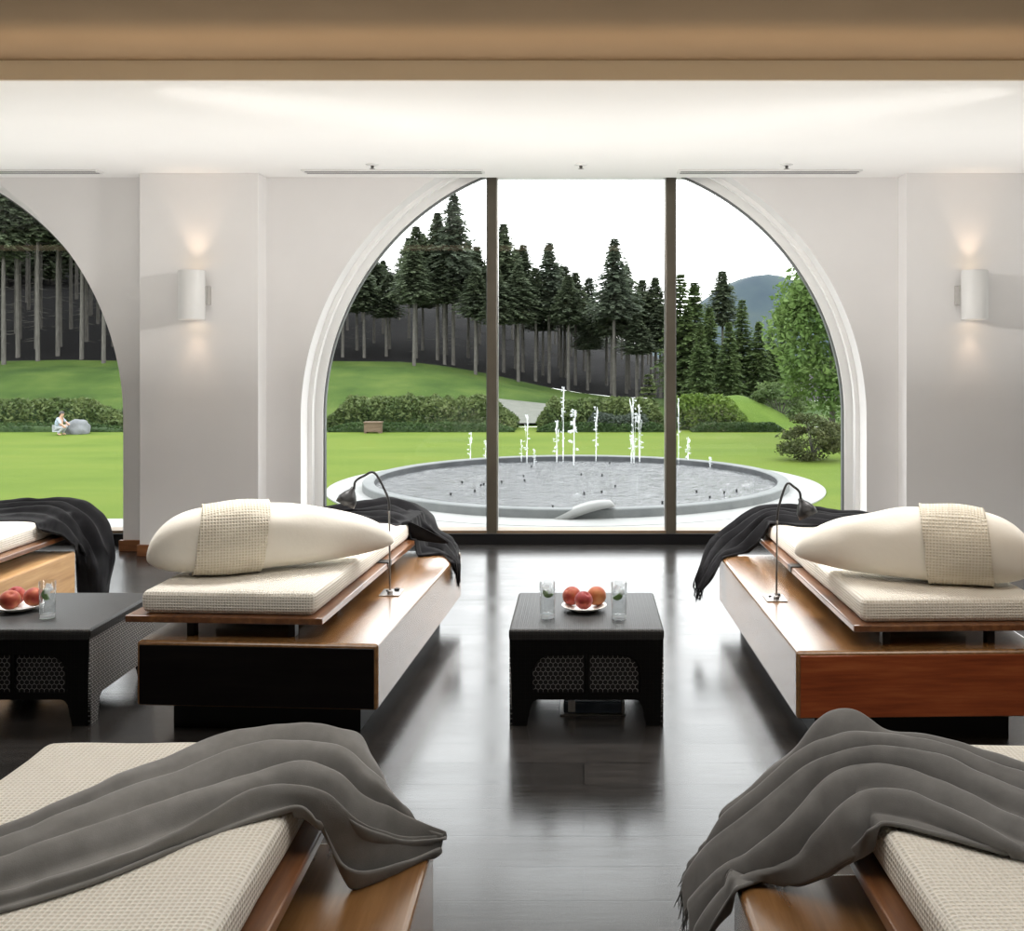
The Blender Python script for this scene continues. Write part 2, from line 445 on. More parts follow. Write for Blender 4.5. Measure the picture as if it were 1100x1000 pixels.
def arch_loop(cx, r, zb, zt, n=48):
    """stilted arch outline cut flat at the head zt"""
    a0 = math.asin(min(1, (zt - ZARC) / r))
    pts = [(cx - r, zb)]
    for i in range(n + 1):
        a = PI - (PI - (PI - a0)) * 0 - (i / n) * (PI - (PI - a0))
        pts.append((cx + r * math.cos(a), ZARC + r * math.sin(a)))
    for i in range(n + 1):
        a = a0 * (1 - i / n)
        pts.append((cx + r * math.cos(a), ZARC + r * math.sin(a)))
    pts.append((cx + r, zb))
    return pts

structure(box_obj('floor', M['floor'], None, -8.4, 8.4, -3, 8.3, -.12, 0))
loops = [[(-8.4, -.08), (8.4, -.08), (8.4, 3.3), (-8.4, 3.3)]] + [arch_loop(c, RN, -.04, ZHEAD) for c in WX]
structure(me_obj('wall_front', upright(flat_shape(loops, .5), YW + .25), M['wall']))
structure(box_obj('wall_left', M['wall'], None, -8.6, -8.4, -3, 8.3, 0, 3.3))
structure(box_obj('wall_right', M['wall'], None, 8.4, 8.6, -3, 8.3, 0, 3.3))
structure(box_obj('wall_back', M['wall'], None, -8.6, 8.6, -3.2, -3, 0, 3.3))
YB = 4.98
structure(box_obj('ceiling', M['ceiling'], None, -8.4, 8.4, YB + .02, YW + .004, ZC, ZC + .25))
structure(box_obj('trim_1', M['beige'], None, -8.4, 8.4, YB - .005, YB + .02, ZC, 2.975))
structure(box_obj('ceiling_upper', M['tan'], None, -8.4, 8.4, -3, YB + .2, 2.966, 3.2))
# pilasters between the windows, with wooden skirtings
for i, xc in enumerate((-2.885, 2.865)):
    structure(box_obj('trim_%d' % (i + 2), M['wall'], None, xc - .446, xc + .446, 7.61, 7.81, 0, ZC, bev=.004))
    for x0, x1, nm, y0 in ((xc - .46, xc + .46, 'a', 7.59), (xc - .68, xc - .46, 'b', 7.775), (xc + .46, xc + .68, 'c', 7.775)):
        structure(box_obj({'a': 'baseboard_front', 'b': 'baseboard_left', 'c': 'baseboard_right'}[nm], M['skirting'], None, x0, x1, y0, 7.81, 0, .085, bev=.004))

def ring_shape(cx, r0, r1, zb, zt):
    """arched band between radii r0 > r1, legs down to zb"""
    o = arch_loop(cx, r0, zb, zt); n_ = arch_loop(cx, r1, zb, zt)
    return [o + n_[::-1]]

for wi, cx in enumerate(WX):
    w = thing('window_%d' % (wi + 1), '', '', (0, 0, 0)); del w['label']; del w['category']; structure(w)
    me_obj('outer_frame', upright(flat_shape(ring_shape(cx, RN + .01, RN - .035, 0, ZHEAD), .06), 8.03), M['reveal'], w)
    me_obj('arch_frame', upright(flat_shape(ring_shape(cx, RN - .03, RG + .005, .03, ZHEAD), .10), 8.13), M['reveal'], w)
    me_obj('gasket', upright(flat_shape(ring_shape(cx, RG + .008, RG - .008, .06, ZHEAD), .05), 8.13), M['gasket'], w)
    bm = bmesh.new(); box(bm, cx - .86, cx + .84, 8.06, 8.2, ZHEAD - .012, ZHEAD + .05)
    mesh_obj('head_rail', bm, M['reveal'], w)
    x1, x2 = cx - .731, cx + .694
    for xm in (x1, x2):
        ml = box_obj('mullion', M['bronze'], w, xm - .038, xm + .038, 8.07, 8.21, .06, ZHEAD, bev=.004)
        sgn = 1 if xm < cx else -1
        box_obj('mullion_edge', M['steel'], ml, xm + sgn * .038, xm + sgn * .047, 8.09, 8.16, .1, ZHEAD)
        box_obj('mullion_seal', M['gasket'], ml, xm - sgn * .038, xm - sgn * .046, 8.10, 8.16, .1, ZHEAD)
    sill = box_obj('bottom_rail', M['black'], w, cx - RN, cx + RN, 8.05, 8.25, 0, .085, bev=.003)
    box_obj('rail_lip', M['bronze_lip'], sill, cx - RN, cx + RN, 8.08, 8.24, .085, .105)
    # three panes
    lo = .1
    a1 = arch_loop(cx, RG, lo, ZHEAD)
    def pane(xa, xb):
        z_at = lambda x: min(ZHEAD, ZARC + math.sqrt(max(0, RG ** 2 - (x - cx) ** 2)))
        xs = np.linspace(xa, xb, 40)
        pts = [(xa, lo)] + [(x, max(lo + .01, z_at(x) if abs(x - cx) < RG - 1e-6 else ZARC)) for x in xs] + [(xb, lo)]
        raw_obj('glass_pane', [(x, YG, z) for x, z in pts], [list(range(len(pts)))], M['glass'], w)
    pane(cx - RG, x1); pane(x1, x2); pane(x2, cx + RG)

# things on the ceiling: slot air vents and sprinklers in front of each window
def slot_vent(x0, x1, lab):
    t = thing('ceiling_vent', lab, 'vent', ((x0 + x1) / 2, 7.52, ZC), 0, 'slot vents along the window wall')
    h = (x1 - x0) / 2
    box_obj('vent_frame', M['white_wall_light'], t, -h, h, -.07, .07, -.012, 0, bev=.003)
    for k in (-1, 1):
        box_obj('vent_slot', M['hose'], t, -h + .02, h - .02, k * .03 - .012, k * .03 + .012, -.0135, -.006)
for (u0, u1, lab) in ((-130, 106, 'narrow white slot vent in ceiling above the left window'),
                      (325, 520, 'narrow white slot vent in ceiling, left half of middle window'),
                      (728, 925, 'narrow white slot vent in ceiling, right half of middle window')):
    slot_vent((u0 - CX) * 7.5 / F, (u1 - CX) * 7.5 / F, lab)
for (u, lab) in ((400, 'small round ceiling fitting above left side of middle window'), (624, 'small round ceiling fitting above middle of middle window'), (845, 'small round ceiling fitting above right side of middle window')):
    t = thing('ceiling_sprinkler', lab, 'sprinkler', ((u - CX) * 7.25 / F, 7.25, ZC), 0, 'small ceiling fittings')
    bm = bmesh.new(); lathe(bm, [(.0, 0), (.045, 0), (.045, -.006), (.02, -.01), (0, -.01)], 20); mesh_obj('rose', bm, M['white_wall_light'], t, True)
    bm = bmesh.new(); lathe(bm, [(0, -.01), (.012, -.01), (.010, -.03), (.022, -.032), (0, -.036)], 14); mesh_obj('nozzle', bm, M['nickel'], t, True)

# wall sconces: up-and-down cylinders on the pilasters
def sconce(u, lab, side):
    x = (u - CX) * 7.50 / F
    t = thing('wall_sconce', lab, 'wall light', (x, 7.50, 1.95))
    bm = bmesh.new()
    lathe(bm, [(.083, -.18), (.092, -.182), (.094, -.176), (.094, .176), (.092, .182), (.083, .18), (.083, -.18)], 40)
    mesh_obj('shade', bm, M['white_wall_light'], t, True)
    box_obj('bracket', M['steel'], t, side * .02, side * .105, .03, .109, -.07, .07, bev=.004)
    for s in (-1, 1):
        bm = bmesh.new(); lathe(bm, [(0, s * .165), (.08, s * .165)], 30); mesh_obj('diffuser', bm, M['lamp_glow'], t)
    for s, pw in ((1, 3.5), (-1, 2.0)):
        ld = bpy.data.lights.new('sconce_beam', 'SPOT'); ld.energy = pw; ld.color = (1, .70, .48); ld.spot_size = R(62); ld.spot_blend = .9; ld.shadow_soft_size = .04
        lo_ = bpy.data.objects.new('sconce_beam', ld); link(lo_, t); lo_.location = (0, 0, s * .18); lo_.rotation_euler = (PI if s > 0 else 0, 0, 0)
        lo_.rotation_euler = (R(180 - 14) if s > 0 else R(14), 0, 0)
sconce(206, 'white cylinder wall light on the left pillar', 1)
sconce(1047, 'white cylinder wall light on the right pillar', -1)

# ------------------------------------------------------------------ loungers
BW, BLEN = .98, 1.86
ZB0, ZB1 = .12, .382          # base box
ZD0, ZD1 = .448, .476         # board
ZM1 = .572                    # mattress top

class Bed:
    def __init__(s, x0, y0, th, mirror, ms=0, blen=BLEN):
        s.ms = ms; s.blen = blen; s.x0, s.y0, s.th, s.mirror = x0, y0, R(th), mirror
    def w(s, x, y, z=0):       # local -> world
        if s.mirror: x = BW - x
        c, n = math.cos(s.th), math.sin(s.th)
        return Vector((s.x0 + x * c - y * n, s.y0 + x * n + y * c, z))
    def loc(s, p):             # world -> local
        dx, dy = p[0] - s.x0, p[1] - s.y0
        c, n = math.cos(s.th), math.sin(s.th)
        x, y = dx * c + dy * n, -dx * n + dy * c
        return (BW - x if s.mirror else x), y
    def support(s, p):
        x, y = s.loc(p)
        x -= s.ms
        if -.02 < x < .72 and .05 < y < 2.11: return ZM1
        if -.07 < x < .76 and 0 < y < 2.14: return ZD1
        x += s.ms
        if -.01 < x < BW + .01 and -.01 < y < s.blen + .01: return ZB1
        return -1

MX0, MX1, DX0, DX1 = -.01, .71, -.06, .75

def lounger(bed, lab, front_mat, side_mat, dx1=DX1, top_mat=None):
    t = thing('spa_lounger', lab, 'lounger', (bed.x0, bed.y0, 0), bed.th, 'wooden loungers facing the garden')
    def bx(nm, m, x0, x1, *a, parent=t, **k):
        if nm in ('support_post', 'slide_rail', 'backrest_board', 'leg_board', 'hinge'): x0 += bed.ms; x1 += bed.ms
        if bed.mirror: x0, x1 = BW - x1, BW - x0
        return box_obj(nm, m, parent, x0, x1, *a, **k)
    bx('plinth', M['dark_plinth'], .10, BW - .10, .12, bed.blen - .12, 0, ZB0)
    bx('base_box', side_mat, 0, BW, .006, bed.blen, ZB0, ZB1, bev=.014, seg=4)
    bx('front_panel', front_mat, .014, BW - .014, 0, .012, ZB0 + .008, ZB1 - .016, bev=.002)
    for y in (.12, .70, 1.25, 1.76):
        for x in (.18, .60):
            bx('support_post', M['black'], x - .015, x + .015, y - .02, y + .02, ZB1, ZD0)
    bx('slide_rail', M['black'], .22, .58, .25, 1.7, ZB1 + .015, ZD0)
    bx('backrest_board', M['board'], DX0, dx1, .03, 1.085, ZD0, ZD1, bev=.005)
    bx('leg_board', M['board'], DX0, dx1, 1.125, 2.13, ZD0, ZD1, bev=.005)
    bx('hinge', M['hose'], dx1 - .06, dx1 + .004, 1.07, 1.14, ZD0 + .002, ZD1 + .006, bev=.004)
    # mattress : soft edged slab
    bm = bmesh.new()
    box(bm, 0, 1, 0, 1, 0, 1)
    bmesh.ops.subdivide_edges(bm, edges=bm.edges[:], cuts=1, use_grid_fill=True)
    x0, x1 = (MX0, MX1) if not bed.mirror else (BW - MX1 - bed.ms, BW - MX0 - bed.ms)
    bm.free(); bm = bmesh.new()
    box(bm, x0, x1, .055, 2.11, ZD1, ZM1, bev=.03, seg=5)
    bmesh.ops.subdivide_edges(bm, edges=[e for e in bm.edges if e.calc_length() > .5], cuts=24, use_grid_fill=True)
    for v in bm.verts:
        n_ = noise.noise(Vector((v.co.x * 5 + bed.x0, v.co.y * 4, 3)))
        if v.co.z > ZD1 + .06: v.co.z += .006 * n_
        v.co.x += .004 * noise.noise(Vector((v.co.y * 6, v.co.z * 9, bed.x0)))
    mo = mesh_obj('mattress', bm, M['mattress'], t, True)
    return t

bedL = Bed(-1.793, 4.06, -3.3, False)
bedR = Bed(.822, 3.91, 1.6, True)
bedFL = Bed(-1.315, .43, .6, False, 0, 1.97)
bedFR = Bed(.385, .40, 1.6, True)
bedLL = Bed(-3.93, 4.02, -.3, True, .115)
lounger(bedL, 'dark fronted wooden lounger with cream bolster, left of the middle table', M['front_shade'], M['honey'])
lounger(bedR, 'wooden lounger with red brown front panel, right of the middle table', M['red_wood'], M['honey'])
lounger(bedFL, 'cream lounger under a grey throw in the left foreground', M['front_shade'], M['honey'])
lounger(bedFR, 'cream lounger under a grey throw in the right foreground', M['front_shade'], M['honey'])
lounger(bedLL, 'pale sided wooden lounger with dark throw, by the left window', M['light_wood'], M['light_wood'])

# bolsters with a waffle towel wrapped round them
def bolster(bed, lab, labt, ends, band, H):
    a, b_ = Vector(ends[0]), Vector(ends[1])
    ax = (b_ - a); ln = ax.length; ax.normalize(); side = Vector((0, 0, 1)).cross(ax)
    def radius(s):     # blunt at 0, tapering to a soft point at 1
        if s < .34: return math.sqrt(max(0, 1 - (1 - s / .34) ** 2.5))
        return max(0, (1 - ((s - .34) / .66) ** 1.85)) ** .52
    base = ZM1 + .007
    def surf(s, ang, off=0):
        r = radius(s); hw, hh = H * .56 * r + off, H * .5 * r + off
        zc = base + H * .5 * (.52 + .48 * r)
        p = a + ax * (ln * s)
        ca, sa = math.cos(ang), math.sin(ang)
        sq = .82
        cx_ = math.copysign(abs(ca) ** sq, ca); cz_ = math.copysign(abs(sa) ** sq, sa)
        n_ = .010 * noise.noise(Vector((s * 6, ca * 1.5, sa * 1.5 + bed.x0))) * r
        q = p + side * (cx_ * (hw + n_)); q.z = zc + cz_ * (hh + n_)
        if q.z < base - .0 + off * 0: q.z = base
        return q
    n, m_ = 64, 44
    vs, fs = [], []
    for i in range(n + 1):
        s = i / n; s = .5 - .5 * math.cos(PI * s)
        s = min(max(s, .0005), .9995)
        for j in range(m_): vs.append(surf(s, 2 * PI * j / m_))
    for i in range(n):
        for j in range(m_):
            k = (j + 1) % m_
            fs.append((i * m_ + j, i * m_ + k, (i + 1) * m_ + k, (i + 1) * m_ + j))
    fs.append(tuple(range(m_))[::-1]); fs.append(tuple(n * m_ + j for j in range(m_)))
    c = a.copy(); c.z = base
    o = raw_obj('bolster_pillow', [v - c for v in vs], fs, M['cream'], None, True); o.location = c
    tag(o, lab, 'pillow')
    # towel
    s0, s1 = band
    vs, fs = [], []
    rows = 26; cols = 60
    for i in range(rows + 1):
        s = s0 + (s1 - s0) * i / rows
        for j in range(cols):
            ang = 2 * PI * j / cols
            e = .008 + .0035 * (1 if i in (0, rows) else 0)
            skew = .02 * math.sin(ang)
            p = surf(s + skew, ang, e); p.z = max(p.z, base - .0005)
            vs.append(p)
    for i in range(rows):
        for j in range(cols):
            k = (j + 1) % cols
            fs.append((i * cols + j, i * cols + k, (i + 1) * cols + k, (i + 1) * cols + j))
    # local frame along the bolster so that the waffle grid follows it
    rot = Matrix((ax, side, Vector((0, 0, 1)))).transposed()
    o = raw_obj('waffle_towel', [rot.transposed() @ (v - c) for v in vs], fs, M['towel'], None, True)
    o.location = c; o.rotation_euler = rot.to_euler()
    sm = o.modifiers.new('thick', 'SOLIDIFY'); sm.thickness = .005; sm.offset = 1
    tag(o, labt, 'towel')

bolster(bedL, 'big cream bolster pillow lying on the lounger left of the middle table', 'cream waffle towel wrapped round the bolster left of the middle table',
        ((-1.87, 4.34, 0), (-.885, 4.73, 0)), (.19, .455), .29)
bolster(bedR, 'big cream bolster pillow lying on the lounger right of the middle table', 'cream waffle towel wrapped round the bolster right of the middle table',
        ((1.86, 4.16, 0), (.925, 4.46, 0)), (.19, .45), .305)

# reading lamps on the loungers' shelves
def reading_lamp(u, v, lab, sgn, top_v, head):
    p = P(u, v, ZB1)
    t = thing('reading_lamp', lab, 'lamp', (p.x, p.y, ZB1 + .0015))
    s = p.y / F
    bp = box_obj('base_plate', M['steel'], t, -.048, .048, -.03, .10, 0, .004, bev=.0015)
    bm = bmesh.new(); lathe(bm, [(0, .004), (.014, .004), (.014, .016), (.008, .022), (0, .022)], 18); mesh_obj('collar', bm, M['nickel'], t, True)
    box_obj('socket', M['hose'], bp, -.012 + .02, .012 + .02, .06, .085, .004, .014, bev=.002)
    box_obj('switch', M['hose'], bp, -.028, -.014, .045, .055, .004, .010, bev=.002)
    H = (v - top_v) * s
    bend = H * .86
    hx, hz = head[0] * s, (v - head[1]) * s
    pts = [(0, 0, .01), (sgn * .002, 0, bend * .5), (sgn * .004, 0, bend * .8)]
    pole = catmull([(0, 0, .01), (0.002 * sgn, 0, bend * .45), (.004 * sgn, 0, bend * .82)], 14)
    goose = catmull([(.004 * sgn, 0, bend * .80), (.012 * sgn, .004, bend * .93), (hx * .38, .02, H * .99), (hx * .66, .03, H * .965), (hx * .86, .035, (H + hz) / 2 + .01), (hx * .90, .035, hz + .03)], 34)
    bm = bmesh.new(); tube(bm, pole, .0042, 10); mesh_obj('pole', M and bm, M['nickel'], t, True)
    bm = bmesh.new(); tube(bm, goose, .0058, 10); mesh_obj('gooseneck', bm, M['lampblack'], t, True)
    # shade: small bell turned out and down
    bm = bmesh.new(); lathe(bm, [(0, .040), (.010, .040), (.013, .026), (.030, .006), (.046, -.022), (.047, -.052), (.043, -.052), (.040, -.02), (.02, .004), (0, .01)], 30)
    sh = mesh_obj('lamp_shade', bm, M['lampblack'], t, True)
    sh.location = (hx, .035, hz); sh.rotation_euler = (R(-10), R(-25) * -sgn * -1, 0)
    bm = bmesh.new(); lathe(bm, [(0, -.042), (.018, -.036), (.026, -.018), (0, -.006)], 18); mesh_obj('bulb', bm, M['porcelain'], sh, True)
reading_lamp(419, 639, 'slim gooseneck reading lamp on shelf of the left lounger', -1, 508, (-45, 533))
reading_lamp(834, 645, 'slim gooseneck reading lamp on shelf of the right lounger', 1, 520, (31, 545))

# ------------------------------------------------------------------ throws
def throw(name, lab, mat, guides, bed, nU=110, nK=12, sag=.03, thick=.009, fringe_at=None, fr_len=.05, seed=1, wr=.026):
    """guides: fold crests, each a list of (u, v, z); cloth sags in between"""
    G = []
    for g in guides:
        pts = [PY(q[0], q[1], q[2]) if (len(q) == 4) else P(*q) for q in g]
        G.append(catmull(pts, nU))
    G = np.array(G)                                    # K x nU x 3
    K = len(G); rows = []
    for s in np.linspace(0, K - 1, (K - 1) * nK + 1):
        i = min(int(s), K - 2); t = s - i
        p1, p2 = G[i], G[i + 1]
        p0 = G[i - 1] if i > 0 else 2 * p1 - p2
        p3 = G[i + 2] if i + 2 < K else 2 * p2 - p1
        tt = t
        q = .5 * ((2 * p1) + (-p0 + p2) * tt + (2 * p0 - 5 * p1 + 4 * p2 - p3) * tt * tt + (-p0 + 3 * p1 - 3 * p2 + p3) * tt ** 3)
        gap = np.linalg.norm(p2 - p1, axis=1)
        d = np.minimum(sag, gap * .8) * (1 - math.cos(2 * PI * t ** 1.9)) / 2
        q = q.copy(); q[:, 2] -= d
        rows.append(q)
    A = np.array(rows)
    rnd = seed * 7.3
    nr, nc = A.shape[:2]
    for i in range(nr):
        for j in range(nc):
            p = Vector(A[i, j])
            fold = noise.noise(Vector((i * .17 + rnd, j * .022, rnd))) * .5 + noise.noise(Vector((i * .42, j * .05 + rnd, 0))) * .22
            p.z += fold * wr
            wv = noise.noise(p * 7 + Vector((rnd, 0, 0))) * .010 + noise.noise(p * 17 + Vector((0, rnd, 0))) * .004
            p.z += wv; p.x += wv * .4
            s_ = bed.support(p) + .006
            if p.z < s_ < p.z + .13: p.z = s_
            elif p.z < s_:
                lx, ly = bed.loc(p)
                if lx > BW - .3: p = bed.w(BW + .014, ly, p.z)
                else: p.z = s_
            A[i, j] = p
    c = Vector(A.reshape(-1, 3).mean(0)); c.z = float(A[..., 2].min())
    vs = [Vector(p) - c for p in A.reshape(-1, 3)]
    fs = [(i * nc + j, i * nc + j + 1, (i + 1) * nc + j + 1, (i + 1) * nc + j) for i in range(nr - 1) for j in range(nc - 1)]
    o = raw_obj(name, vs, fs, mat, None, True); o.location = c
    sm = o.modifiers.new('thick', 'SOLIDIFY'); sm.thickness = thick; sm.offset = 1
    ss = o.modifiers.new('soft', 'SUBSURF'); ss.levels = 1; ss.render_levels = 1
    tag(o, lab, 'throw blanket')
    if fringe_at is not None:
        rg = random.Random(seed); bm = bmesh.new()
        col_ = -1 if fringe_at == 'end' else 0
        prv = -2 if fringe_at == 'end' else 1
        e = A[:, col_]; d = A[:, col_] - A[:, prv]
        ne = len(e)
        cnt = max(40, ne * 2)
        for k in range(cnt):
            f = rg.random() * (ne - 1.001); i = int(f); t = f - i
            p = Vector(e[i] * (1 - t) + e[i + 1] * t) - c
            dd = Vector(d[i]).normalized() * .6 + Vector((rg.uniform(-.3, .3), rg.uniform(-.3, .3), -.8))
            dd.normalize(); l = fr_len * rg.uniform(.6, 1.15)
            if (c + p).z < bed.support(c + p + dd * l * .6) + .01: continue
            mid = p + dd * l * .5 + Vector((rg.uniform(-.004, .004), rg.uniform(-.004, .004), 0))
            end = p + dd * l + Vector((rg.uniform(-.006, .006), 0, -.004))
            tube(bm, [p, mid, end], [.0016, .0014, .0008], 4)
        mesh_obj('fringe', bm, mat, o, True)
    return o

def conv(org, sc, pts):   # crop coordinates (x, y, z) -> photo pixels
    return [(org[0] + x / sc, org[1] + y / sc, z) for x, y, z in pts]

o_, s_ = (0, 740), 2.2
gFL = [conv(o_, s_, g) for g in [
    [(-220, 420, .585), (0, 325, .60), (150, 262, .60), (300, 192, .60), (420, 142, .61), (520, 100, .62), (620, 82, .63), (720, 78, .635), (800, 84, .63), (855, 98, .60), (880, 150, .55), (900, 190, .51)],
    [(-220, 430, .59), (0, 352, .61), (150, 290, .61), (300, 225, .615), (430, 185, .62), (540, 148, .63), (640, 122, .64), (730, 118, .64), (810, 140, .63), (870, 185, .59), (920, 230, .54), (950, 262, .50)],
    [(-220, 470, .59), (0, 405, .61), (170, 345, .61), (340, 285, .615), (460, 240, .62), (560, 200, .63), (650, 172, .635), (730, 165, .635), (800, 188, .62), (865, 245, .56), (950, 290, .49), (1050, 335, .425)],
    [(-220, 530, .59), (0, 470, .60), (180, 420, .60), (350, 358, .605), (470, 305, .61), (560, 255, .62), (640, 222, .625), (715, 215, .625), (780, 240, .60), (845, 300, .54), (930, 345, .46), (1052, 350, .41)],
    [(-220, 575, .58), (0, 520, .58), (180, 465, .58), (340, 405, .58), (470, 350, .58), (560, 315, .582), (640, 285, .59), (700, 268, .59), (738, 290, .565), (770, 345, .51), (850, 428, .425), (1040, 372, .395)],
]]
throw('wool_throw', 'mid grey wool throw draped over the lounger in the left foreground', M['throw_grey'], gFL, bedFL, sag=.085, seed=3)

o_, s_ = (700, 740), 2.75
gFR = [conv(o_, s_, g) for g in [
    [(1320, 330, .58), (1100, 232, .59), (960, 182, .60), (860, 156, .605), (770, 140, .61), (680, 122, .62), (610, 66, .66), (545, 58, .66), (495, 88, .64), (440, 160, .58), (370, 215, .52), (300, 280, .47), (215, 352, .43), (195, 420, .39), (150, 470, .34)],
    [(1320, 360, .585), (1100, 258, .60), (980, 215, .61), (880, 185, .615), (780, 160, .625), (680, 142, .64), (600, 136, .645), (540, 142, .64), (480, 162, .61), (410, 210, .57), (340, 270, .52), (270, 325, .47), (210, 380, .42), (170, 450, .36), (110, 520, .30)],
    [(1320, 420, .59), (1100, 310, .61), (980, 258, .615), (870, 216, .62), (770, 188, .63), (680, 178, .635), (600, 184, .635), (530, 200, .62), (460, 232, .585), (390, 290, .54), (320, 350, .49), (250, 402, .44), (185, 450, .39), (140, 500, .33), (95, 570, .27)],
    [(1320, 480, .59), (1100, 382, .61), (1000, 338, .61), (890, 285, .615), (780, 240, .62), (690, 225, .625), (610, 228, .62), (550, 245, .61), (495, 290, .57), (440, 360, .53), (370, 430, .48), (290, 490, .43), (210, 530, .38), (160, 580, .32), (110, 640, .25)],
    [(1320, 560, .59), (1100, 462, .60), (1010, 425, .605), (900, 372, .61), (790, 325, .615), (710, 308, .615), (640, 308, .61), (580, 330, .60), (530, 375, .56), (480, 430, .51), (430, 490, .46), (330, 530, .42), (240, 570, .375), (180, 640, .31), (125, 730, .22)],
    [(1320, 540, .578), (1100, 492, .578), (1040, 492, .578), (950, 472, .578), (850, 445, .578), (760, 418, .58), (690, 408, .58), (640, 428, .575), (590, 468, .53), (530, 520, .47), (440, 556, .42), (340, 552, .405), (250, 590, .395), (190, 680, .31), (150, 790, .20)],
]]
throw('wool_throw', 'dark grey fringed wool throw draped over the lounger in the right foreground', M['throw_grey_dark'], gFR, bedFR, sag=.085, fringe_at='end', fr_len=.05, seed=5)

o_, s_ = (320, 490), 5.265
gL = [conv(o_, s_, g) for g in [
    [(-20, 330, .60), (150, 285, .60), (280, 268, .61), (400, 250, .625), (520, 235, .63), (610, 248, .62), (690, 280, .58), (765, 335, .50), (790, 405, .44), (860, 440, .415), (905, 500, .40), (915, 570, .38)],
    [(20, 340, .59), (150, 308, .595), (300, 292, .61), (420, 275, .62), (530, 268, .625), (610, 295, .60), (690, 345, .55), (770, 420, .47), (840, 460, .425), (890, 520, .40), (912, 590, .38), (912, 640, .33)],
    [(60, 345, .585), (180, 318, .59), (320, 303, .60), (430, 302, .61), (530, 305, .615), (610, 345, .58), (680, 410, .50), (760, 455, .43), (830, 490, .41), (880, 550, .40), (908, 610, .38), (910, 690, .29)],
    [(90, 348, .582), (220, 340, .585), (350, 335, .59), (440, 338, .60), (525, 345, .605), (590, 385, .57), (660, 450, .49), (710, 500, .42), (790, 520, .40), (860, 570, .395), (895, 610, .37), (900, 660, .31)],
    [(100, 345, .58), (220, 368, .58), (320, 388, .58), (420, 374, .58), (505, 368, .585), (560, 420, .55), (620, 470, .48), (660, 555, .40), (740, 558, .392), (820, 552, .392), (865, 600, .385), (890, 640, .33)],
]]
throw('wool_throw', 'charcoal wool throw over the foot of the lounger left of the middle table', M['throw_black'], gL, bedL, nU=90, nK=10, sag=.045, fringe_at='end', fr_len=.04, seed=8)

o_, s_ = (730, 500), 5.265
gR = [conv(o_, s_, g) for g in [
    [(1300, 310, .60), (1050, 262, .61), (900, 245, .615), (780, 232, .62), (650, 222, .63), (500, 220, .63), (400, 250, .60), (300, 318, .53), (205, 388, .46), (150, 450, .42), (112, 560, .36), (80, 645, .29)],
    [(1300, 330, .595), (1080, 290, .60), (920, 272, .605), (790, 256, .61), (650, 246, .62), (520, 245, .62), (430, 275, .59), (335, 340, .52), (240, 410, .45), (175, 490, .40), (130, 590, .33), (95, 670, .26)],
    [(1300, 340, .59), (1080, 315, .595), (930, 296, .60), (790, 280, .605), (650, 270, .61), (540, 268, .615), (460, 300, .585), (370, 365, .51), (275, 440, .43), (205, 510, .395), (155, 600, .33), (105, 690, .25)],
    [(1300, 360, .585), (1050, 340, .588), (900, 325, .59), (780, 312, .60), (650, 296, .605), (560, 288, .61), (490, 310, .58), (420, 375, .51), (340, 450, .43), (235, 505, .40), (175, 600, .33), (120, 700, .24)],
    [(1300, 380, .58), (1000, 365, .58), (880, 352, .58), (790, 345, .58), (690, 342, .582), (590, 326, .585), (510, 340, .57), (470, 400, .50), (380, 480, .41), (260, 520, .39), (195, 610, .33), (135, 700, .24)],
]]
throw('wool_throw', 'charcoal fringed wool throw over the foot of the lounger right of the middle table', M['throw_black'], gR, bedR, nU=90, nK=10, sag=.045, fringe_at='end', fr_len=.045, seed=11)

o_, s_ = (0, 520), 6.25
gLL = [conv(o_, s_, g) for g in [
    [(-500, 130, .60), (-200, 115, .60), (0, 108, .605), (150, 96, .615), (300, 95, .62), (480, 90, .62), (590, 122, .60), (690, 190, .54), (742, 275, .47), (772, 400, .37), (775, 500, .28), (745, 640, .16), (728, 760, .07)],
    [(-500, 160, .60), (-200, 140, .60), (0, 132, .60), (160, 120, .61), (300, 115, .615), (450, 125, .615), (560, 190, .57), (640, 285, .49), (690, 390, .40), (715, 480, .31), (710, 590, .22), (690, 700, .14), (685, 770, .08)],
    [(-500, 200, .59), (-200, 180, .59), (0, 165, .595), (160, 152, .60), (300, 148, .605), (415, 175, .60), (490, 235, .55), (560, 340, .45), (610, 420, .38), (640, 520, .30), (645, 610, .22), (640, 700, .14), (635, 770, .08)],
    [(-500, 240, .58), (-200, 215, .58), (0, 205, .585), (150, 190, .59), (280, 200, .59), (380, 230, .585), (450, 280, .53), (520, 370, .45), (560, 440, .37), (580, 530, .29), (590, 620, .21), (595, 700, .14), (590, 770, .08)],
    [(-500, 275, .578), (-200, 255, .578), (0, 245, .578), (120, 243, .578), (210, 250, .578), (290, 300, .56), (400, 320, .52), (480, 390, .45), (500, 450, .37), (510, 540, .28), (515, 620, .21), (512, 700, .14), (510, 770, .08)],
]]
throw('wool_throw', 'charcoal wool throw hanging over the side of the lounger by the left window', M['throw_black'], gLL, bedLL, nU=90, nK=10, sag=.035, seed=14)

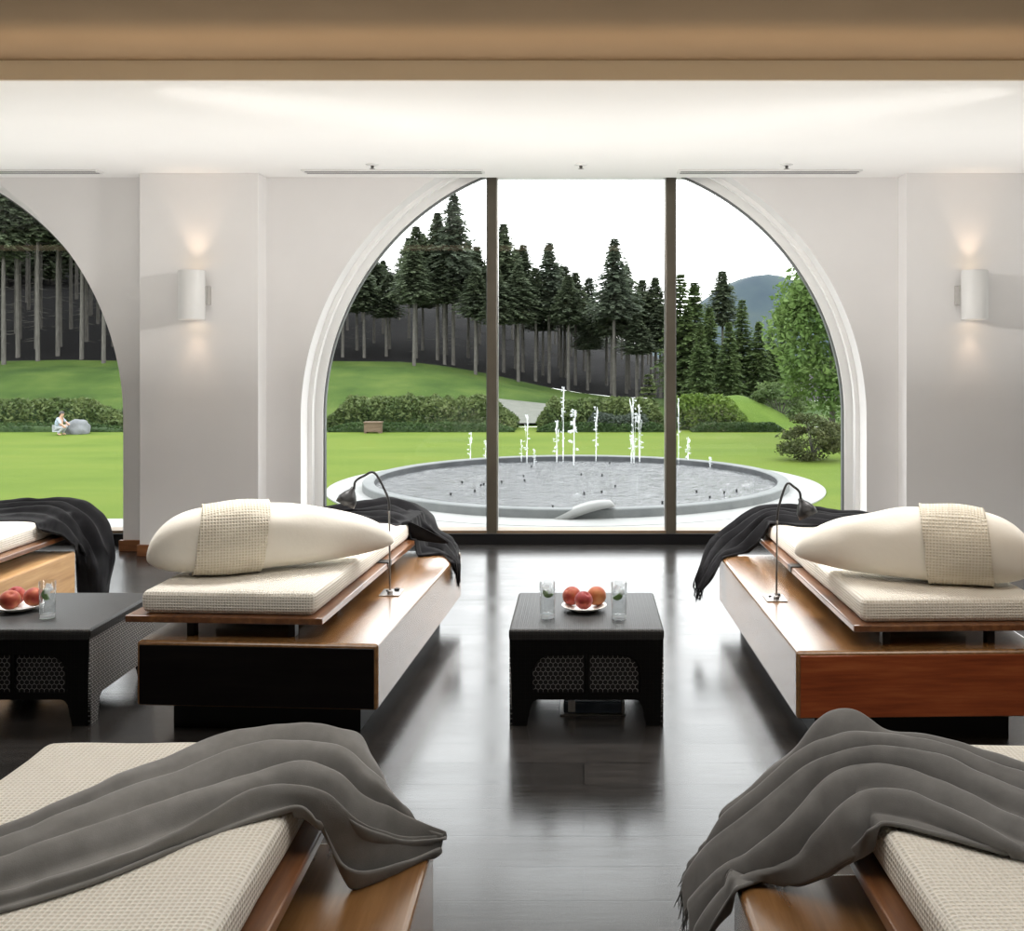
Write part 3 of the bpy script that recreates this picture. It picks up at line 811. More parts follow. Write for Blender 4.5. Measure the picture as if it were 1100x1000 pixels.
# ------------------------------------------------------------------ rattan side tables
TW, TH = .64, .398
def side_table(x0, y0, lab):
    t = thing('rattan_table', lab, 'table', (x0 + TW / 2, y0 + TW / 2, 0), 0, 'black rattan side tables')
    h = TW / 2
    bm = bmesh.new(); box(bm, -h, h, -h, h, TH - .05, TH, bev=.014, seg=4)
    mesh_obj('table_top', bm, M['rattan'], t, True)
    def panel(window):
        top, bt = TH - .03, .0
        a = h - .004
        lg = .070; oh = .108
        out_ = [(-a, top), (-a + .012, bt), (-a + .012 + lg - .012, bt), (-a + lg + .006, .03)]
        for k in range(9):
            q = PI / 2 * k / 8
            out_.append((-a + lg + .012 + .035 * (1 - math.cos(q)), .05 + (oh - .05) * math.sin(q)))
        right = [(-x, z) for x, z in out_[::-1]]
        outline = out_ + right
        lps = [outline]
        if window:
            for sg in (-1, 1):
                w_ = [(.008, .135), (.215, .135), (.221, .155), (.221, .235), (.205, .265), (.17, .288), (.008, .293)]
                lps.append([(sg * x, z) for x, z in w_])
        return lps
    fronts = (('front_panel', -h + .012), ('back_panel', h - .012))
    for nm, y in fronts:
        po = me_obj(nm, upright(flat_shape(panel(True), .018), y), M['rattan_front'], t)
        # honeycomb lattice filling the two openings
        pitch = .0205; r_ = pitch / math.sqrt(3); w_ = .0016
        for sd in (-1, 1):
            bm = bmesh.new()
            def inside(x, z):
                ax = x * sd
                if not (.009 < ax < .221 and .136 < z < .292): return False
                if z > .235 and ax > .205 + (.265 - z) * .55 and z < .265: return False
                return not (z >= .265 and ax > .205 - (z - .265) * 1.5)
            row = 0; z = .125; seen = {}
            pt = lambda x, z: seen.setdefault((round(x * 4000), round(z * 4000)), len(seen))
            co = {}; edges = set()
            while z < .31:
                x = -.24 + (pitch / 2 if row % 2 else 0)
                while x < .24:
                    for k in range(6):
                        a0, a1 = R(30 + 60 * k), R(90 + 60 * k)
                        p, q = (x + r_ * math.cos(a0), z + r_ * math.sin(a0)), (x + r_ * math.cos(a1), z + r_ * math.sin(a1))
                        if inside(*p) and inside(*q):
                            i, j = pt(*p), pt(*q); co[i] = p; co[j] = q; edges.add((min(i, j), max(i, j)))
                    x += pitch
                z += r_ * 1.5; row += 1
            hub = {}
            nb = {}
            for i, j in edges: nb.setdefault(i, []).append(j); nb.setdefault(j, []).append(i)
            yy = y - .004
            corner = {}
            for i, js in nb.items():          # a small hub polygon where strands meet, so the net is one sheet
                c = Vector(co[i]); an = sorted((math.atan2(co[j][1] - c.y, co[j][0] - c.x), j) for j in js)
                ring = []
                for a_, j in an:
                    d = Vector((math.cos(a_), math.sin(a_))); nn = Vector((-d.y, d.x)) * w_ / 2
                    v1 = bm.verts.new((c.x + d.x * w_ * .6 - nn.x, yy, c.y + d.y * w_ * .6 - nn.y)); v2 = bm.verts.new((c.x + d.x * w_ * .6 + nn.x, yy, c.y + d.y * w_ * .6 + nn.y))
                    corner[(i, j)] = (v1, v2); ring += [v1, v2]
                if len(ring) >= 3: bm.faces.new(ring)
            for i, j in edges:
                a1, a2 = corner[(i, j)]; b1, b2 = corner[(j, i)]
                bm.faces.new((a1, a2, b1, b2))
            mesh_obj('lattice', bm, M['lattice'], po)
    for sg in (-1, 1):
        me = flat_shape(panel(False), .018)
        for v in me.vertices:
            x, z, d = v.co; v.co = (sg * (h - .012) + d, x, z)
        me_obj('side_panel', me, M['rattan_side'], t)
    for sx in (-1, 1):
        for sy in (-1, 1):
            bm = bmesh.new(); lathe(bm, [(0, 0), (.013, 0), (.015, .004), (.015, .012), (0, .014)], 14, sx * (h - .045), sy * (h - .03))
            mesh_obj('foot_cap', bm, M['nickel'], t, True)
    # added black box: the shade inside the table put into its colour
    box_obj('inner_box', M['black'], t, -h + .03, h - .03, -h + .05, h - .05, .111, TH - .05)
    return t
TCX = (630 - CX) * 4.17 / F
side_table(TCX - TW / 2, 4.17, 'black rattan cube table standing alone in the middle of the floor')
side_table(-2.02 - TW - .01, 4.17, 'black rattan cube table between the two left loungers')

def tumbler(p, lab, slices):
    t = thing('water_glass', lab, 'glass', p, 0, 'glasses of iced water')
    h, r = .158, .034
    bm = bmesh.new(); lathe(bm, [(0, 0), (r * .9, 0), (r * .94, .004), (r, h), (r - .002, h), (r * .93 - .002, .02), (0, .018)], 36); mesh_obj('glass_wall', bm, M['tumbler'], t, True)
    bm = bmesh.new(); lathe(bm, [(0, .002), (r * .86, .002), (r * .86, .017), (0, .0175)], 30); mesh_obj('glass_foot', bm, M['ice'], t, True)
    bm = bmesh.new(); lathe(bm, [(0, .0205), (r * .90, .0205), (r * .93, .124), (0, .124)], 36); mesh_obj('water', bm, M['drink'], t, True)
    rg = random.Random(int(p[0] * 100))
    for k in range(3):
        bm = bmesh.new(); box(bm, -.011, .011, -.011, .011, -.011, .011, bev=.003)
        o = mesh_obj('ice_cube', bm, M['ice'], t, False)
        o.location = (rg.uniform(-.012, .012), rg.uniform(-.012, .012), .118 + .008 * k); o.rotation_euler = (rg.random() * 2, rg.random() * 2, rg.random() * 2)
    # lime wedge: half disc
    bm = bmesh.new(); n = 16; w_ = .005
    f_ = [bm.verts.new((.024 * math.cos(PI * i / n + PI), -w_, .024 * math.sin(PI * i / n + PI))) for i in range(n + 1)]
    g_ = [bm.verts.new((.022 * math.cos(PI * i / n + PI), w_, .022 * math.sin(PI * i / n + PI))) for i in range(n + 1)]
    bm.faces.new(f_); bm.faces.new(g_[::-1])
    for i in range(n): bm.faces.new((f_[i], f_[i + 1], g_[i + 1], g_[i]))
    bm.faces.new((f_[n], f_[0], g_[0], g_[n]))
    o = mesh_obj('lime_wedge', bm, M['lime'], t); o.location = slices[0]; o.rotation_euler = slices[1]
ztop = TH
def on_table(u, v): 
    q = P(u, v, ztop); return Vector((q.x, q.y, ztop + .0005))
tumbler(on_table(588, 664), 'water glass with lime, left of the peaches on the middle table', ((.004, -.014, .115), (0, R(25), R(10))))
tumbler(on_table(665, 665), 'water glass with lime, right of the peaches on the middle table', ((-.008, -.014, .108), (0, R(-35), R(-10))))
tumbler(on_table(51, 664), 'water glass beside the peaches on the left rattan table', ((.006, -.012, .105), (0, R(70), R(5))))

def plate(p, lab):
    bm = bmesh.new(); lathe(bm, [(0, 0), (.055, 0), (.062, .004), (.098, .020), (.1, .023), (.097, .024), (.06, .009), (0, .007)], 48)
    o = mesh_obj('plate', bm, M['porcelain'], None, True); o.location = p
    return tag(o, lab, 'plate', 'white fruit plates')
def peach(p, r, mat, lab, rot=(0, 0, 0)):
    bm = bmesh.new(); bmesh.ops.create_uvsphere(bm, u_segments=40, v_segments=24, radius=r)
    for v in bm.verts:
        c = v.co / r; a = math.atan2(c.y, c.x)
        d = math.hypot(c.x, c.y)
        k = 1 - .05 * math.exp(-(a / .16) ** 2) * max(0, c.z + .6) / 1.6         # crease
        v.co = Vector((c.x * k, c.y * k, c.z * .96)) * r
        if c.z > .5: v.co.z -= r * .20 * math.exp(-(d / .22) ** 2)                # stem hollow
    o = mesh_obj('peach', bm, mat, None, True); o.location = p; o.rotation_euler = rot
    return tag(o, lab, 'peach', 'peaches on white plates')
pm = on_table(627.5, 655)
plate(pm, 'white plate of peaches on the middle rattan table')
for dx, dy, r, mt, lab in ((-.055, .032, .042, 'peach_mix', 'left back peach of the three on the middle table'),
                           (-.002, -.040, .040, 'peach_red', 'deep red front peach of the three on the middle table'),
                           (.055, .028, .043, 'peach_gold', 'golden right peach of the three on the middle table')):
    peach((pm.x + dx, pm.y + dy, ztop + .0135 + r * .97), r, M[mt], lab, (R(20), R(30), dx * 40))
pl_ = on_table(20, 655)
plate(pl_, 'white plate of peaches on the left rattan table')
for dx, dy, r, mt, lab in ((-.036, .042, .041, 'peach_red', 'dark red back peach on the left rattan table'),
                           (-.012, -.046, .043, 'peach_mix', 'red and yellow front peach on the left rattan table'),
                           (.060, .014, .042, 'peach_mix', 'orange right peach on the left rattan table, behind the glass')):
    peach((pl_.x + dx, pl_.y + dy, ztop + .0135 + r * .97), r, M[mt], lab, (R(20), R(-30), dx * 30 + 2))

# dark case lying under the middle table
pc = P(637, 769, 0)
t = thing('storage_case', 'dark glossy case with metal clasp lying under the middle rattan table', 'case', (pc.x, pc.y + .13, 0.0))
box_obj('case_body', M['case'], t, -.125, .125, -.12, .12, .006, .055, bev=.008, seg=3)
box_obj('case_tray', M['nickel'], t, -.14, .14, -.13, .13, 0, .006, bev=.002)
box_obj('clasp', M['steel'], t, -.105, -.075, -.128, -.118, .015, .066, bev=.003)
box_obj('end_plate', M['nickel'], t, .122, .134, -.125, .125, .006, .055, bev=.002)

# ------------------------------------------------------------------ outdoors
GZ = -.45
def smooth(a, b, x):
    t = min(1, max(0, (x - a) / (b - a))); return t * t * (3 - 2 * t)
def ground_z(x, y):
    """garden level; a bank climbs towards the wood, higher on the left"""
    k = smooth(27, 36, y)
    left = smooth(2.0, -7, x)
    z = GZ + k * (.12 + 1.25 * left)
    if y > 36: z += min(y - 36, 26) * (.105 + .06 * left) * smooth(8, 1, x) + max(0, min(y - 36, 26)) * .05 * smooth(-6, -14, x) 
    return z
def terrain(name, x0, x1, y0, y1, nx, ny, mat, dz=0):
    vs, fs = [], []
    for j in range(ny + 1):
        for i in range(nx + 1):
            x = x0 + (x1 - x0) * i / nx; y = y0 + (y1 - y0) * j / ny
            vs.append((x, y, ground_z(x, y) + dz + .04 * noise.noise(Vector((x * .4, y * .4, 0))) * (1 if y > 26 else 0)))
    for j in range(ny):
        for i in range(nx):
            a = j * (nx + 1) + i; fs.append((a, a + 1, a + nx + 2, a + nx + 1))
    return structure(raw_obj(name, vs, fs, mat, None, True))
terrain('lawn', -45, 45, 8.3, 26.2, 40, 30, M['lawn'])
terrain('grass_bank', -45, 45, 26.2, 37, 90, 30, M['bank'])
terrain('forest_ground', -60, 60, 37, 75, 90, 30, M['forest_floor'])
structure(box_obj('terrace', M['paving'], None, -14, 14, 8.25, 11.9, GZ - .1, GZ + .012))
# gravel drive behind the hedges
vs = [(-2.9, 26.6, GZ + .06), (7, 26.6, GZ + .06), (7, 33.0, ground_z(6, 33) + .10), (-2.9, 33.0, ground_z(-2.0, 33) + .12)]
nx, ny = 30, 16; vv, ff = [], []
for j in range(ny + 1):
    for i in range(nx + 1):
        x = -3.3 + 5.4 * i / nx; y = 26.6 + 5.0 * j / ny
        vv.append((x, y, ground_z(x, y) + .06))
for j in range(ny):
    for i in range(nx):
        a = j * (nx + 1) + i; ff.append((a, a + 1, a + nx + 2, a + nx + 1))
structure(raw_obj('gravel_path', vv, ff, M['gravel'], None, True))

# fountain
FC = Vector((-.11, 14.95, GZ)); FR_ = 3.08; ZR = -.325
t = thing('fountain', 'round stone fountain pool with low wall outside the middle window', 'fountain', FC)
bm = bmesh.new(); lathe(bm, [(FR_, 0.0), (FR_, ZR - GZ - .012), (FR_ - .012, ZR - GZ), (FR_ - .15, ZR - GZ), (FR_ - .165, ZR - GZ - .012), (FR_ - .165, -.12)], 128)
mesh_obj('rim_wall', bm, M['stone'], t, False)
bm = bmesh.new(); lathe(bm, [(FR_ - .168, -.10), (FR_ - .168, ZR - GZ - .016)], 128); mesh_obj('wet_liner', bm, M['stone_dark'], t, False)
bm = bmesh.new(); lathe(bm, [(3.58, .0), (3.58, .016), (FR_ - .02, .016)], 128); mesh_obj('paving_ring', bm, M['paving'], t, False)
n = 90; vs, fs = [], []
for j in range(n + 1):
    for i in range(n + 1):
        a, b_ = -1 + 2 * i / n, -1 + 2 * j / n
        x, y = a * math.sqrt(1 - b_ * b_ / 2), b_ * math.sqrt(1 - a * a / 2)
        x *= FR_ - .17; y *= FR_ - .17
        z = ZR - GZ - .085 + .012 * noise.noise(Vector((x * 4, y * 4, 0))) + .008 * noise.noise(Vector((x * 11, y * 11, 5)))
        vs.append((x, y, z))
for j in range(n):
    for i in range(n):
        a = j * (n + 1) + i; fs.append((a, a + 1, a + n + 2, a + n + 1))
raw_obj('water', vs, fs, M['water'], t, True)
rg = random.Random(4)
for k in range(22):     # nozzle heads poking through the water
    a = rg.random() * 2 * PI; r_ = 2.6 * math.sqrt(rg.random())
    bm = bmesh.new(); lathe(bm, [(0, -.1), (.018, -.1), (.011, .008), (.017, .012), (.017, .02), (0, .024)], 10)
    o = mesh_obj('nozzle', bm, M['hose'], t, True); o.location = (r_ * math.cos(a), r_ * math.sin(a), ZR - GZ - .075)
# white curved stone spout leaning over the pool's front wall
o_, s_ = (530, 400), 5.56
yy = FC.y - FR_ - .05
pts = []
for (x, y) in ((360, 870), (420, 842), (480, 812), (560, 785), (640, 770), (700, 768)):
    q = PY(o_[0] + x / s_, o_[1] + y / s_, yy + .1); pts.append(q)
bm = bmesh.new(); cpts = catmull(pts, 24)
wid = [(.012 + .10 * math.sin(PI * min(1, .08 + .62 * i / 23)) ** 1.2) for i in range(24)]
prev = None
for i, q in enumerate(cpts):
    q = Vector(q); w_ = .05 + .10 * math.sin(PI * (.1 + .75 * i / 23))
    ring = [bm.verts.new(q + Vector((0, -w_, -.0))), bm.verts.new(q + Vector((0, w_, 0))), bm.verts.new(q + Vector((.05, w_ * .9, -.055 - .02 * math.sin(PI * i / 23)))), bm.verts.new(q + Vector((.05, -w_ * .9, -.055 - .02 * math.sin(PI * i / 23))))]
    if prev:
        for k in range(4): bm.faces.new((prev[k], prev[(k + 1) % 4], ring[(k + 1) % 4], ring[k]))
    else: bm.faces.new(ring)
    prev = ring
bm.faces.new(prev[::-1])
mesh_obj('curved_spout', bm, M['paving'], t, True); COL.objects[COL.objects.keys()[-1]]
sp = bpy.data.objects['curved_spout']; sp.matrix_parent_inverse = Matrix.Identity(4); sp.location = -FC
# water jets
def jet(u, v_top, v_bot, wpx, kind=0):
    y = 2.0 * 0 + (EYE - (ZR - .07)) * F / (v_bot - HV)
    x = (u - CX) * y / F; s = y / F
    H = (v_bot - v_top) * s; w_ = wpx * s
    bm = bmesh.new(); rg = random.Random(int(u))
    for k in range(4):
        ox, oy = rg.gauss(0, w_ * .16), rg.gauss(0, w_ * .16)
        h = H * rg.uniform(.70, 1.0) if k else H
        pts = [(ox * .2, oy * .2, 0), (ox * .35, oy * .35, h * .4), (ox * .6, oy * .6, h * .8), (ox, oy, h)]
        c = catmull(pts, 10)
        tube(bm, c, [w_ * (.035 + .025 * math.sin(i)) * (.7 + .7 * i / 9) for i in range(9)] + [w_ * .03], 6)
    for k in range(20):        # falling drops round the crest
        hz = H * (1 - rg.random() ** 1.5 * .75); sp_ = w_ * (.25 + .5 * (1 - hz / H))
        a = rg.random() * 2 * PI
        r_ = bmesh.ops.create_icosphere(bm, subdivisions=1, radius=w_ * rg.uniform(.025, .065))
        for v in r_['verts']: v.co = Vector((v.co.x, v.co.y, v.co.z * 2.6)) + Vector((sp_ * math.cos(a) * rg.random(), sp_ * math.sin(a) * rg.random(), hz))
    o = mesh_obj('water_jet', bm, M['spray'], t, True)
    o.location = (x - FC.x, y - FC.y, ZR - .075 - GZ)
for a in ((505, 464, 497, 7), (521, 473, 496, 6), (560, 472, 496, 5), (566, 445, 497, 8), (574, 482, 500, 6), (598, 452, 496, 9), (605, 415, 496, 9), (616, 440, 500, 15),
          (640, 437, 495, 9), (678, 469, 497, 8), (681, 427, 497, 10), (687, 434, 496, 9), (729, 428, 498, 6), (739, 470, 498, 9), (763, 491, 502, 6)):
    jet(*a)

# leafy things -----------------------------------------------------------
def leaves(pts, rg, size, flat=.0):
    vs, fs = [], []
    for p in pts:
        s = size * rg.uniform(.6, 1.35)
        a = Vector((rg.gauss(0, 1), rg.gauss(0, 1), rg.gauss(0, .7))).normalized()
        b_ = a.cross(Vector((rg.gauss(0, 1), rg.gauss(0, 1), rg.gauss(0, 1)))).normalized()
        i = len(vs)
        vs += [p - a * s, p + b_ * s * .45, p + a * s, p - b_ * s * .45]
        fs.append((i, i + 1, i + 2, i + 3))
    return vs, fs

def hedge(name, lab, x0, x1, y, depth, h, mat, n, size, seed, group=None, prof=None, zfun=None, cat='hedge', stems=True):
    rg = random.Random(seed); pts = []
    t = thing(name, lab, cat, ((x0 + x1) / 2, y, 0), 0, group)
    zc = zfun or (lambda x: ground_z(x, y))
    for k in range(n):
        x = rg.uniform(x0, x1); f = (x - x0) / (x1 - x0)
        hp = h * (prof(f) if prof else min(1, 6 * f + .3, 6 * (1 - f) + .3)) * (1 + .16 * noise.noise(Vector((x * 1.7, seed, 0))) + .10 * noise.noise(Vector((x * 6, seed, 3))))
        a = rg.uniform(0, PI); r_ = 1 - .35 * rg.random() ** 2
        yy = y + depth / 2 * math.cos(a) * r_; zz = hp * (math.sin(a) ** .55) * r_
        pts.append(Vector((x - t.location.x, yy - y, zc(x) + max(.02, zz))))
    vs, fs = leaves(pts, rg, size)
    raw_obj('foliage', vs, fs, mat, t)
    bm = bmesh.new(); ns = max(3, int((x1 - x0) * 1.2))
    for k in range(ns):
        x = x0 + (x1 - x0) * (k + .5) / ns
        f = (k + .5) / ns; hh = h * (prof(f) if prof else 1)
        tube(bm, [(x - t.location.x, 0, zc(x) - .03), (x - t.location.x + .03, 0, zc(x) + hh * .35), (x - t.location.x - .02, .02, zc(x) + hh * .7)], [.02, .014, .006], 6)
    mesh_obj('stems', bm, M['bark_dark'], t)
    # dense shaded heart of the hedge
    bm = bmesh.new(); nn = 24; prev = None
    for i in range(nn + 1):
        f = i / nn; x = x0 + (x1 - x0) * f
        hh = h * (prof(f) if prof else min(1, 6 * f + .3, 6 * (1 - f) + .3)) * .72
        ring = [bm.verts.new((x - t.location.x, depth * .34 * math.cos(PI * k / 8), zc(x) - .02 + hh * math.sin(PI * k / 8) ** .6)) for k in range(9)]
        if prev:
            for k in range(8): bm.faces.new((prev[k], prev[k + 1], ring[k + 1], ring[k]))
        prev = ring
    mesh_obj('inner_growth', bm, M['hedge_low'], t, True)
    return t
XU = lambda u, y: (u - CX) * y / F
hedge('hedge', 'long loose green hedge along lawn edge behind left part of the middle window', XU(352, 25.6), XU(556, 25.6), 25.6, 1.2, .80, M['hedge'], 9000, .055, 21)
hedge('hedge', 'loose green hedge behind the fountain jets in the middle pane', XU(578, 25.6), XU(714, 25.6), 25.6, 1.2, .76, M['hedge'], 6500, .055, 22)
hedge('hedge', 'bright green hedge on the right behind the right hand pane', XU(716, 25.6), XU(800, 25.6), 25.6, 1.3, .84, M['hedge_bright'], 5500, .055, 23, prof=lambda f: min(1, 8 * f + .6, 2.6 * (1 - f) + .35))
hedge('hedge', 'loose green hedge along the lawn behind the left window', XU(-330, 25.6), XU(150, 25.6), 25.6, 1.2, .74, M['hedge'], 11000, .065, 24)
hedge('shrub', 'grey green low shrub patch in front of middle pane hedge', XU(628, 24.8), XU(700, 24.8), 24.8, .6, .42, M['hedge_grey'], 1800, .05, 25, cat='shrub')
for (u0, u1, lab, sd) in ((352, 553, 'low clipped box edging below left part of middle window hedge', 31), (577, 722, 'low clipped box edging below the middle pane hedge', 32), (742, 842, 'low clipped box edging below the bright right hedge', 33), (-330, 150, 'low clipped box edging behind the left window', 34)):
    hedge('box_hedge', lab, XU(u0, 24.6), XU(u1, 24.6), 24.6, .45, .22, M['hedge_low'], 3200, .035, sd)
# grass mound at right
bm = bmesh.new(); mc = Vector((XU(787, 27), 27.0, GZ)); nn = 30; grid = []
for j in range(nn + 1):
    rowv = []
    for i in range(nn + 1):
        a, b_ = -1 + 2 * i / nn, -1 + 2 * j / nn
        x, y = a * math.sqrt(1 - b_ * b_ / 2), b_ * math.sqrt(1 - a * a / 2)
        d = math.hypot(x, y)
        rowv.append(bm.verts.new((x * 2.1, y * 1.9, .80 * (math.cos(PI * min(1, d)) * .5 + .5) ** .8 - .03 + .03 * noise.noise(Vector((x * 5, y * 5, 0))))))
    grid.append(rowv)
for j in range(nn):
    for i in range(nn): bm.faces.new((grid[j][i], grid[j][i + 1], grid[j + 1][i + 1], grid[j + 1][i]))
mo = mesh_obj('grass_mound', bm, M['mound'], None, True); mo.location = mc; structure(mo)

def crown(name, lab, c, rx, ry, rz, n, size, mat, seed, cat='tree', trunk_h=0, trunk_r=.08, clumps=26, spread=1.0, group=None, zbase=None):
    rg = random.Random(seed); zg = ground_z(c[0], c[1]) if zbase is None else zbase
    t = thing(name, lab, cat, (c[0], c[1], zg), 0, group); pts = []
    cl = []
    for k in range(clumps):
        a = rg.random() * 2 * PI; q = rg.uniform(-.95, 1); r_ = math.sqrt(1 - q * q) * rg.uniform(.55, .95)
        cl.append((Vector((rx * r_ * math.cos(a), ry * r_ * math.sin(a), trunk_h + rz + rz * q * .9)), rg.uniform(.22, .42)))
    for k in range(n):
        ctr, cr = rg.choice(cl)
        d = Vector((rg.gauss(0, 1), rg.gauss(0, 1), rg.gauss(0, 1))).normalized() * (rg.random() ** .4)
        p = ctr + Vector((d.x * rx * cr, d.y * ry * cr, d.z * rz * cr * .8))
        if p.z > .02: pts.append(p)
    vs, fs = leaves(pts, rg, size); raw_obj('foliage', vs, fs, mat, t)
    bm = bmesh.new()
    tube(bm, [(0, 0, -.1), (.03, 0, trunk_h * .6 + rz * .2), (-.02, 0, trunk_h + rz * 1.1)], [trunk_r, trunk_r * .8, trunk_r * .25], 8)
    for ctr, cr in cl[:14]:
        tube(bm, [(0, 0, trunk_h + rz * .3), ctr * .55 + Vector((0, 0, rz * .3)), ctr], [trunk_r * .35, trunk_r * .22, trunk_r * .08], 5)
    mesh_obj('trunk', bm, M['bark'], t)
    return t
crown('broadleaf_tree', 'bright green broadleaf tree at the right edge of the middle window', (XU(893, 22), 22, 0), 1.25, 1.2, 1.75, 12000, .075, M['broadleaf'], 41, trunk_h=.6, clumps=46)
crown('shrub', 'rounded green and brown shrub at right edge of the lawn', (XU(872, 18.2), 18.2, 0), .62, .6, .41, 5200, .034, M['shrub'], 42, cat='shrub', trunk_h=0, trunk_r=.03, clumps=40)
crown('shrub', 'dark shrub patch between grass mound and broadleaf tree', (XU(838, 27), 27, 0), .9, .7, .55, 2600, .06, M['conifer_green'], 43, cat='shrub', trunk_h=0, trunk_r=.04)

# conifers ---------------------------------------------------------------
def conifer_meshes(seed, H, bare, rad, density=1.0, droop=.35):
    """trunk and foliage meshes of one spruce, H tall, bare up to bare*H"""
    rg = random.Random(seed)
    bm = bmesh.new()
    tube(bm, [(0, 0, -.4), (.02, .0, H * .4), (0, .02, H * .8), (0, 0, H * .99)], [.085, .065, .03, .006], 8)
    z = H * .10
    while z < H * bare:                  # dead twigs on the bare part
        a = rg.random() * 2 * PI; l = rg.uniform(.15, .5)
        tube(bm, [(0, 0, z), (l * math.cos(a), l * math.sin(a), z - l * .15)], [.011, .003], 4)
        z += rg.uniform(.08, .22)
    me_t = bpy.data.meshes.new('spruce_trunk'); bmesh.ops.recalc_face_normals(bm, faces=bm.faces); bm.to_mesh(me_t); bm.free()
    vs, fs = [], []
    z = H * bare
    while z < H * .985:
        f = (z - H * bare) / (H * (1 - bare))
        Lm = rad * ((1 - f) ** .85) * (1 if f > .12 else .55 + 3.7 * f) + .05
        nb = int(rg.uniform(6, 9) * density)
        a0 = rg.random() * 6.28
        for k in range(nb):
            a = a0 + 2 * PI * k / nb + rg.uniform(-.3, .3); l = Lm * rg.uniform(.55, 1.2)
            d = Vector((math.cos(a), math.sin(a), 0)); sd = Vector((-d.y, d.x, 0))
            seg = max(3, int(l / .11))
            for q in range(seg):
                g0 = (q + .15) / seg
                base = d * (l * g0) + Vector((0, 0, z + .12 * l * g0 - droop * l * g0 * g0))
                tl = (.11 + .24 * (1 - g0)) * min(1, .35 + l) * rg.uniform(.7, 1.25)
                for s in (-1, 1):
                    dirv = (d * .75 + sd * s * rg.uniform(.5, 1.0) + Vector((0, 0, rg.uniform(-.55, .12)))).normalized()
                    w_ = d.cross(dirv); w_ = (Vector((0, 0, 1)).cross(dirv) * .8 + Vector((0, 0, rg.uniform(-.6, .6)))).normalized() * .042 * rg.uniform(.8, 1.5)
                    i = len(vs)
                    vs += [base - w_, base + dirv * tl * .55 - w_ * 1.1 , base + dirv * tl, base + dirv * tl * .5 + w_ * 1.1, base + w_]
                    fs.append((i, i + 1, i + 2, i + 3, i + 4))
        z += rg.uniform(.07, .13) * (1 + .6 * (1 - f)) / density ** .5
    # leader
    i = len(vs); vs += [Vector((-.02, 0, H * .95)), Vector((.02, 0, H * .95)), Vector((0, 0, H * 1.02))]; fs.append((i, i + 1, i + 2))
    me_f = bpy.data.meshes.new('spruce_foliage'); me_f.from_pydata([tuple(v) for v in vs], [], fs); me_f.update()
    return me_t, me_f
VAR = {}
def variant(kind, mat):
    key = (kind, mat)
    if key not in VAR:
        sp_ = {'tall_a': (1, 8, .54, 1.25, 1.6), 'tall_b': (2, 8, .58, 1.1, 1.6), 'tall_c': (3, 8, .50, 1.35, 1.6), 'full_a': (4, 5, .06, 1.15, 1.5), 'full_b': (5, 5, .10, 1.0, 1.5), 'small': (6, 1.5, .08, .5, 1.0)}[kind]
        a, b_ = conifer_meshes(*sp_)
        a.materials.append(M['bark'] if 'tall' in kind else M['bark_dark']); b_.materials.append(M[mat])
        VAR[key] = (a, b_, sp_[1])
    return VAR[key]
rgt = random.Random(77)
def conifer(kind, mat, x, y, top_z, lab, group=None, wide=1.0):
    mt, mf, H = variant(kind, mat)
    zg = ground_z(x, y); s = (top_z - zg) / H
    t = thing('spruce_tree', lab, 'tree', (x, y, zg), rgt.random() * 6.28, group)
    w_ = wide * (.55 + .45 * s) if 'tall' in kind else wide * s
    t.scale = (w_, w_, s)
    link(bpy.data.objects.new('trunk', mt), t); link(bpy.data.objects.new('foliage', mf), t)
    return t
zat = lambda v, y: EYE - (v - HV) * y / F
FOREST = 'spruces of the forest beyond the lawn'
# trees whose tops draw the skyline, read off the photo
sky = [(470, 226, 38, 'tall_a', 'spruce with top near the curved frame, left pane'), (487, 204, 37.5, 'tall_c', 'tallest spruce, its tip high in the left pane'), (512, 262, 38.5, 'tall_b', 'spruce just left of the left mullion'),
       (447, 240, 38, 'tall_b', 'spruce left of the tallest spruce in the left pane'), (541, 238, 38, 'tall_a', 'tall spruce just right of the left mullion'), (562, 260, 39, 'tall_b', 'second spruce right of the left mullion'), (590, 258, 38, 'tall_c', 'pointed spruce standing above the tallest fountain jet'),
       (607, 284, 40, 'tall_a', 'short topped spruce in centre of the middle pane'), (618, 290, 38.5, 'tall_b', 'narrow spruce in centre of the middle pane'), (633, 296, 40, 'tall_c', 'spruce left of the broad pointed spruce in middle pane'), (660, 253, 36.5, 'tall_c', 'broad pointed spruce in right half of the middle pane'), (673, 284, 38, 'tall_a', 'spruce right behind the broad pointed spruce'),
       (690, 298, 39, 'tall_b', 'spruce second left of the right mullion'), (704, 296, 38, 'tall_a', 'spruce just left of the right mullion')]
for u, v, y, k, lab in sky:
    conifer(k, 'conifer' if k != 'tall_c' else 'conifer_b', XU(u, y), y, zat(v, y), lab + ', forest edge')
right = [(731, 292, 34, 'full_b', 'dark spruce just right of the right mullion'), (746, 300, 34.5, 'full_a', 'spruce left of the hill, right pane'), (762, 328, 33, 'full_a', 'low spruce below left foot of the hill'), (776, 288, 36, 'tall_b', 'thin topped spruce before the hill'),
         (797, 320, 33.5, 'full_b', 'narrow spruce below top of the hill'), (783, 344, 32, 'full_a', 'low green spruce in middle of right pane'), (815, 343, 33, 'full_a', 'low spruce beside the broadleaf tree'), (828, 350, 34, 'full_b', 'spruce half behind the broadleaf tree'), (752, 345, 31.5, 'full_b', 'low spruce behind the bright hedge'), (843, 335, 35, 'full_a', 'spruce behind the broadleaf tree')]
for u, v, y, k, lab in right:
    conifer(k, 'conifer_green' if 'full' in k else 'conifer', XU(u, y), y, zat(v, y), lab, None, 1.15 if 'full' in k else 1)
lab_mass = 'dark spruce crowded inside the forest beyond the lawn, its tip below the skyline'
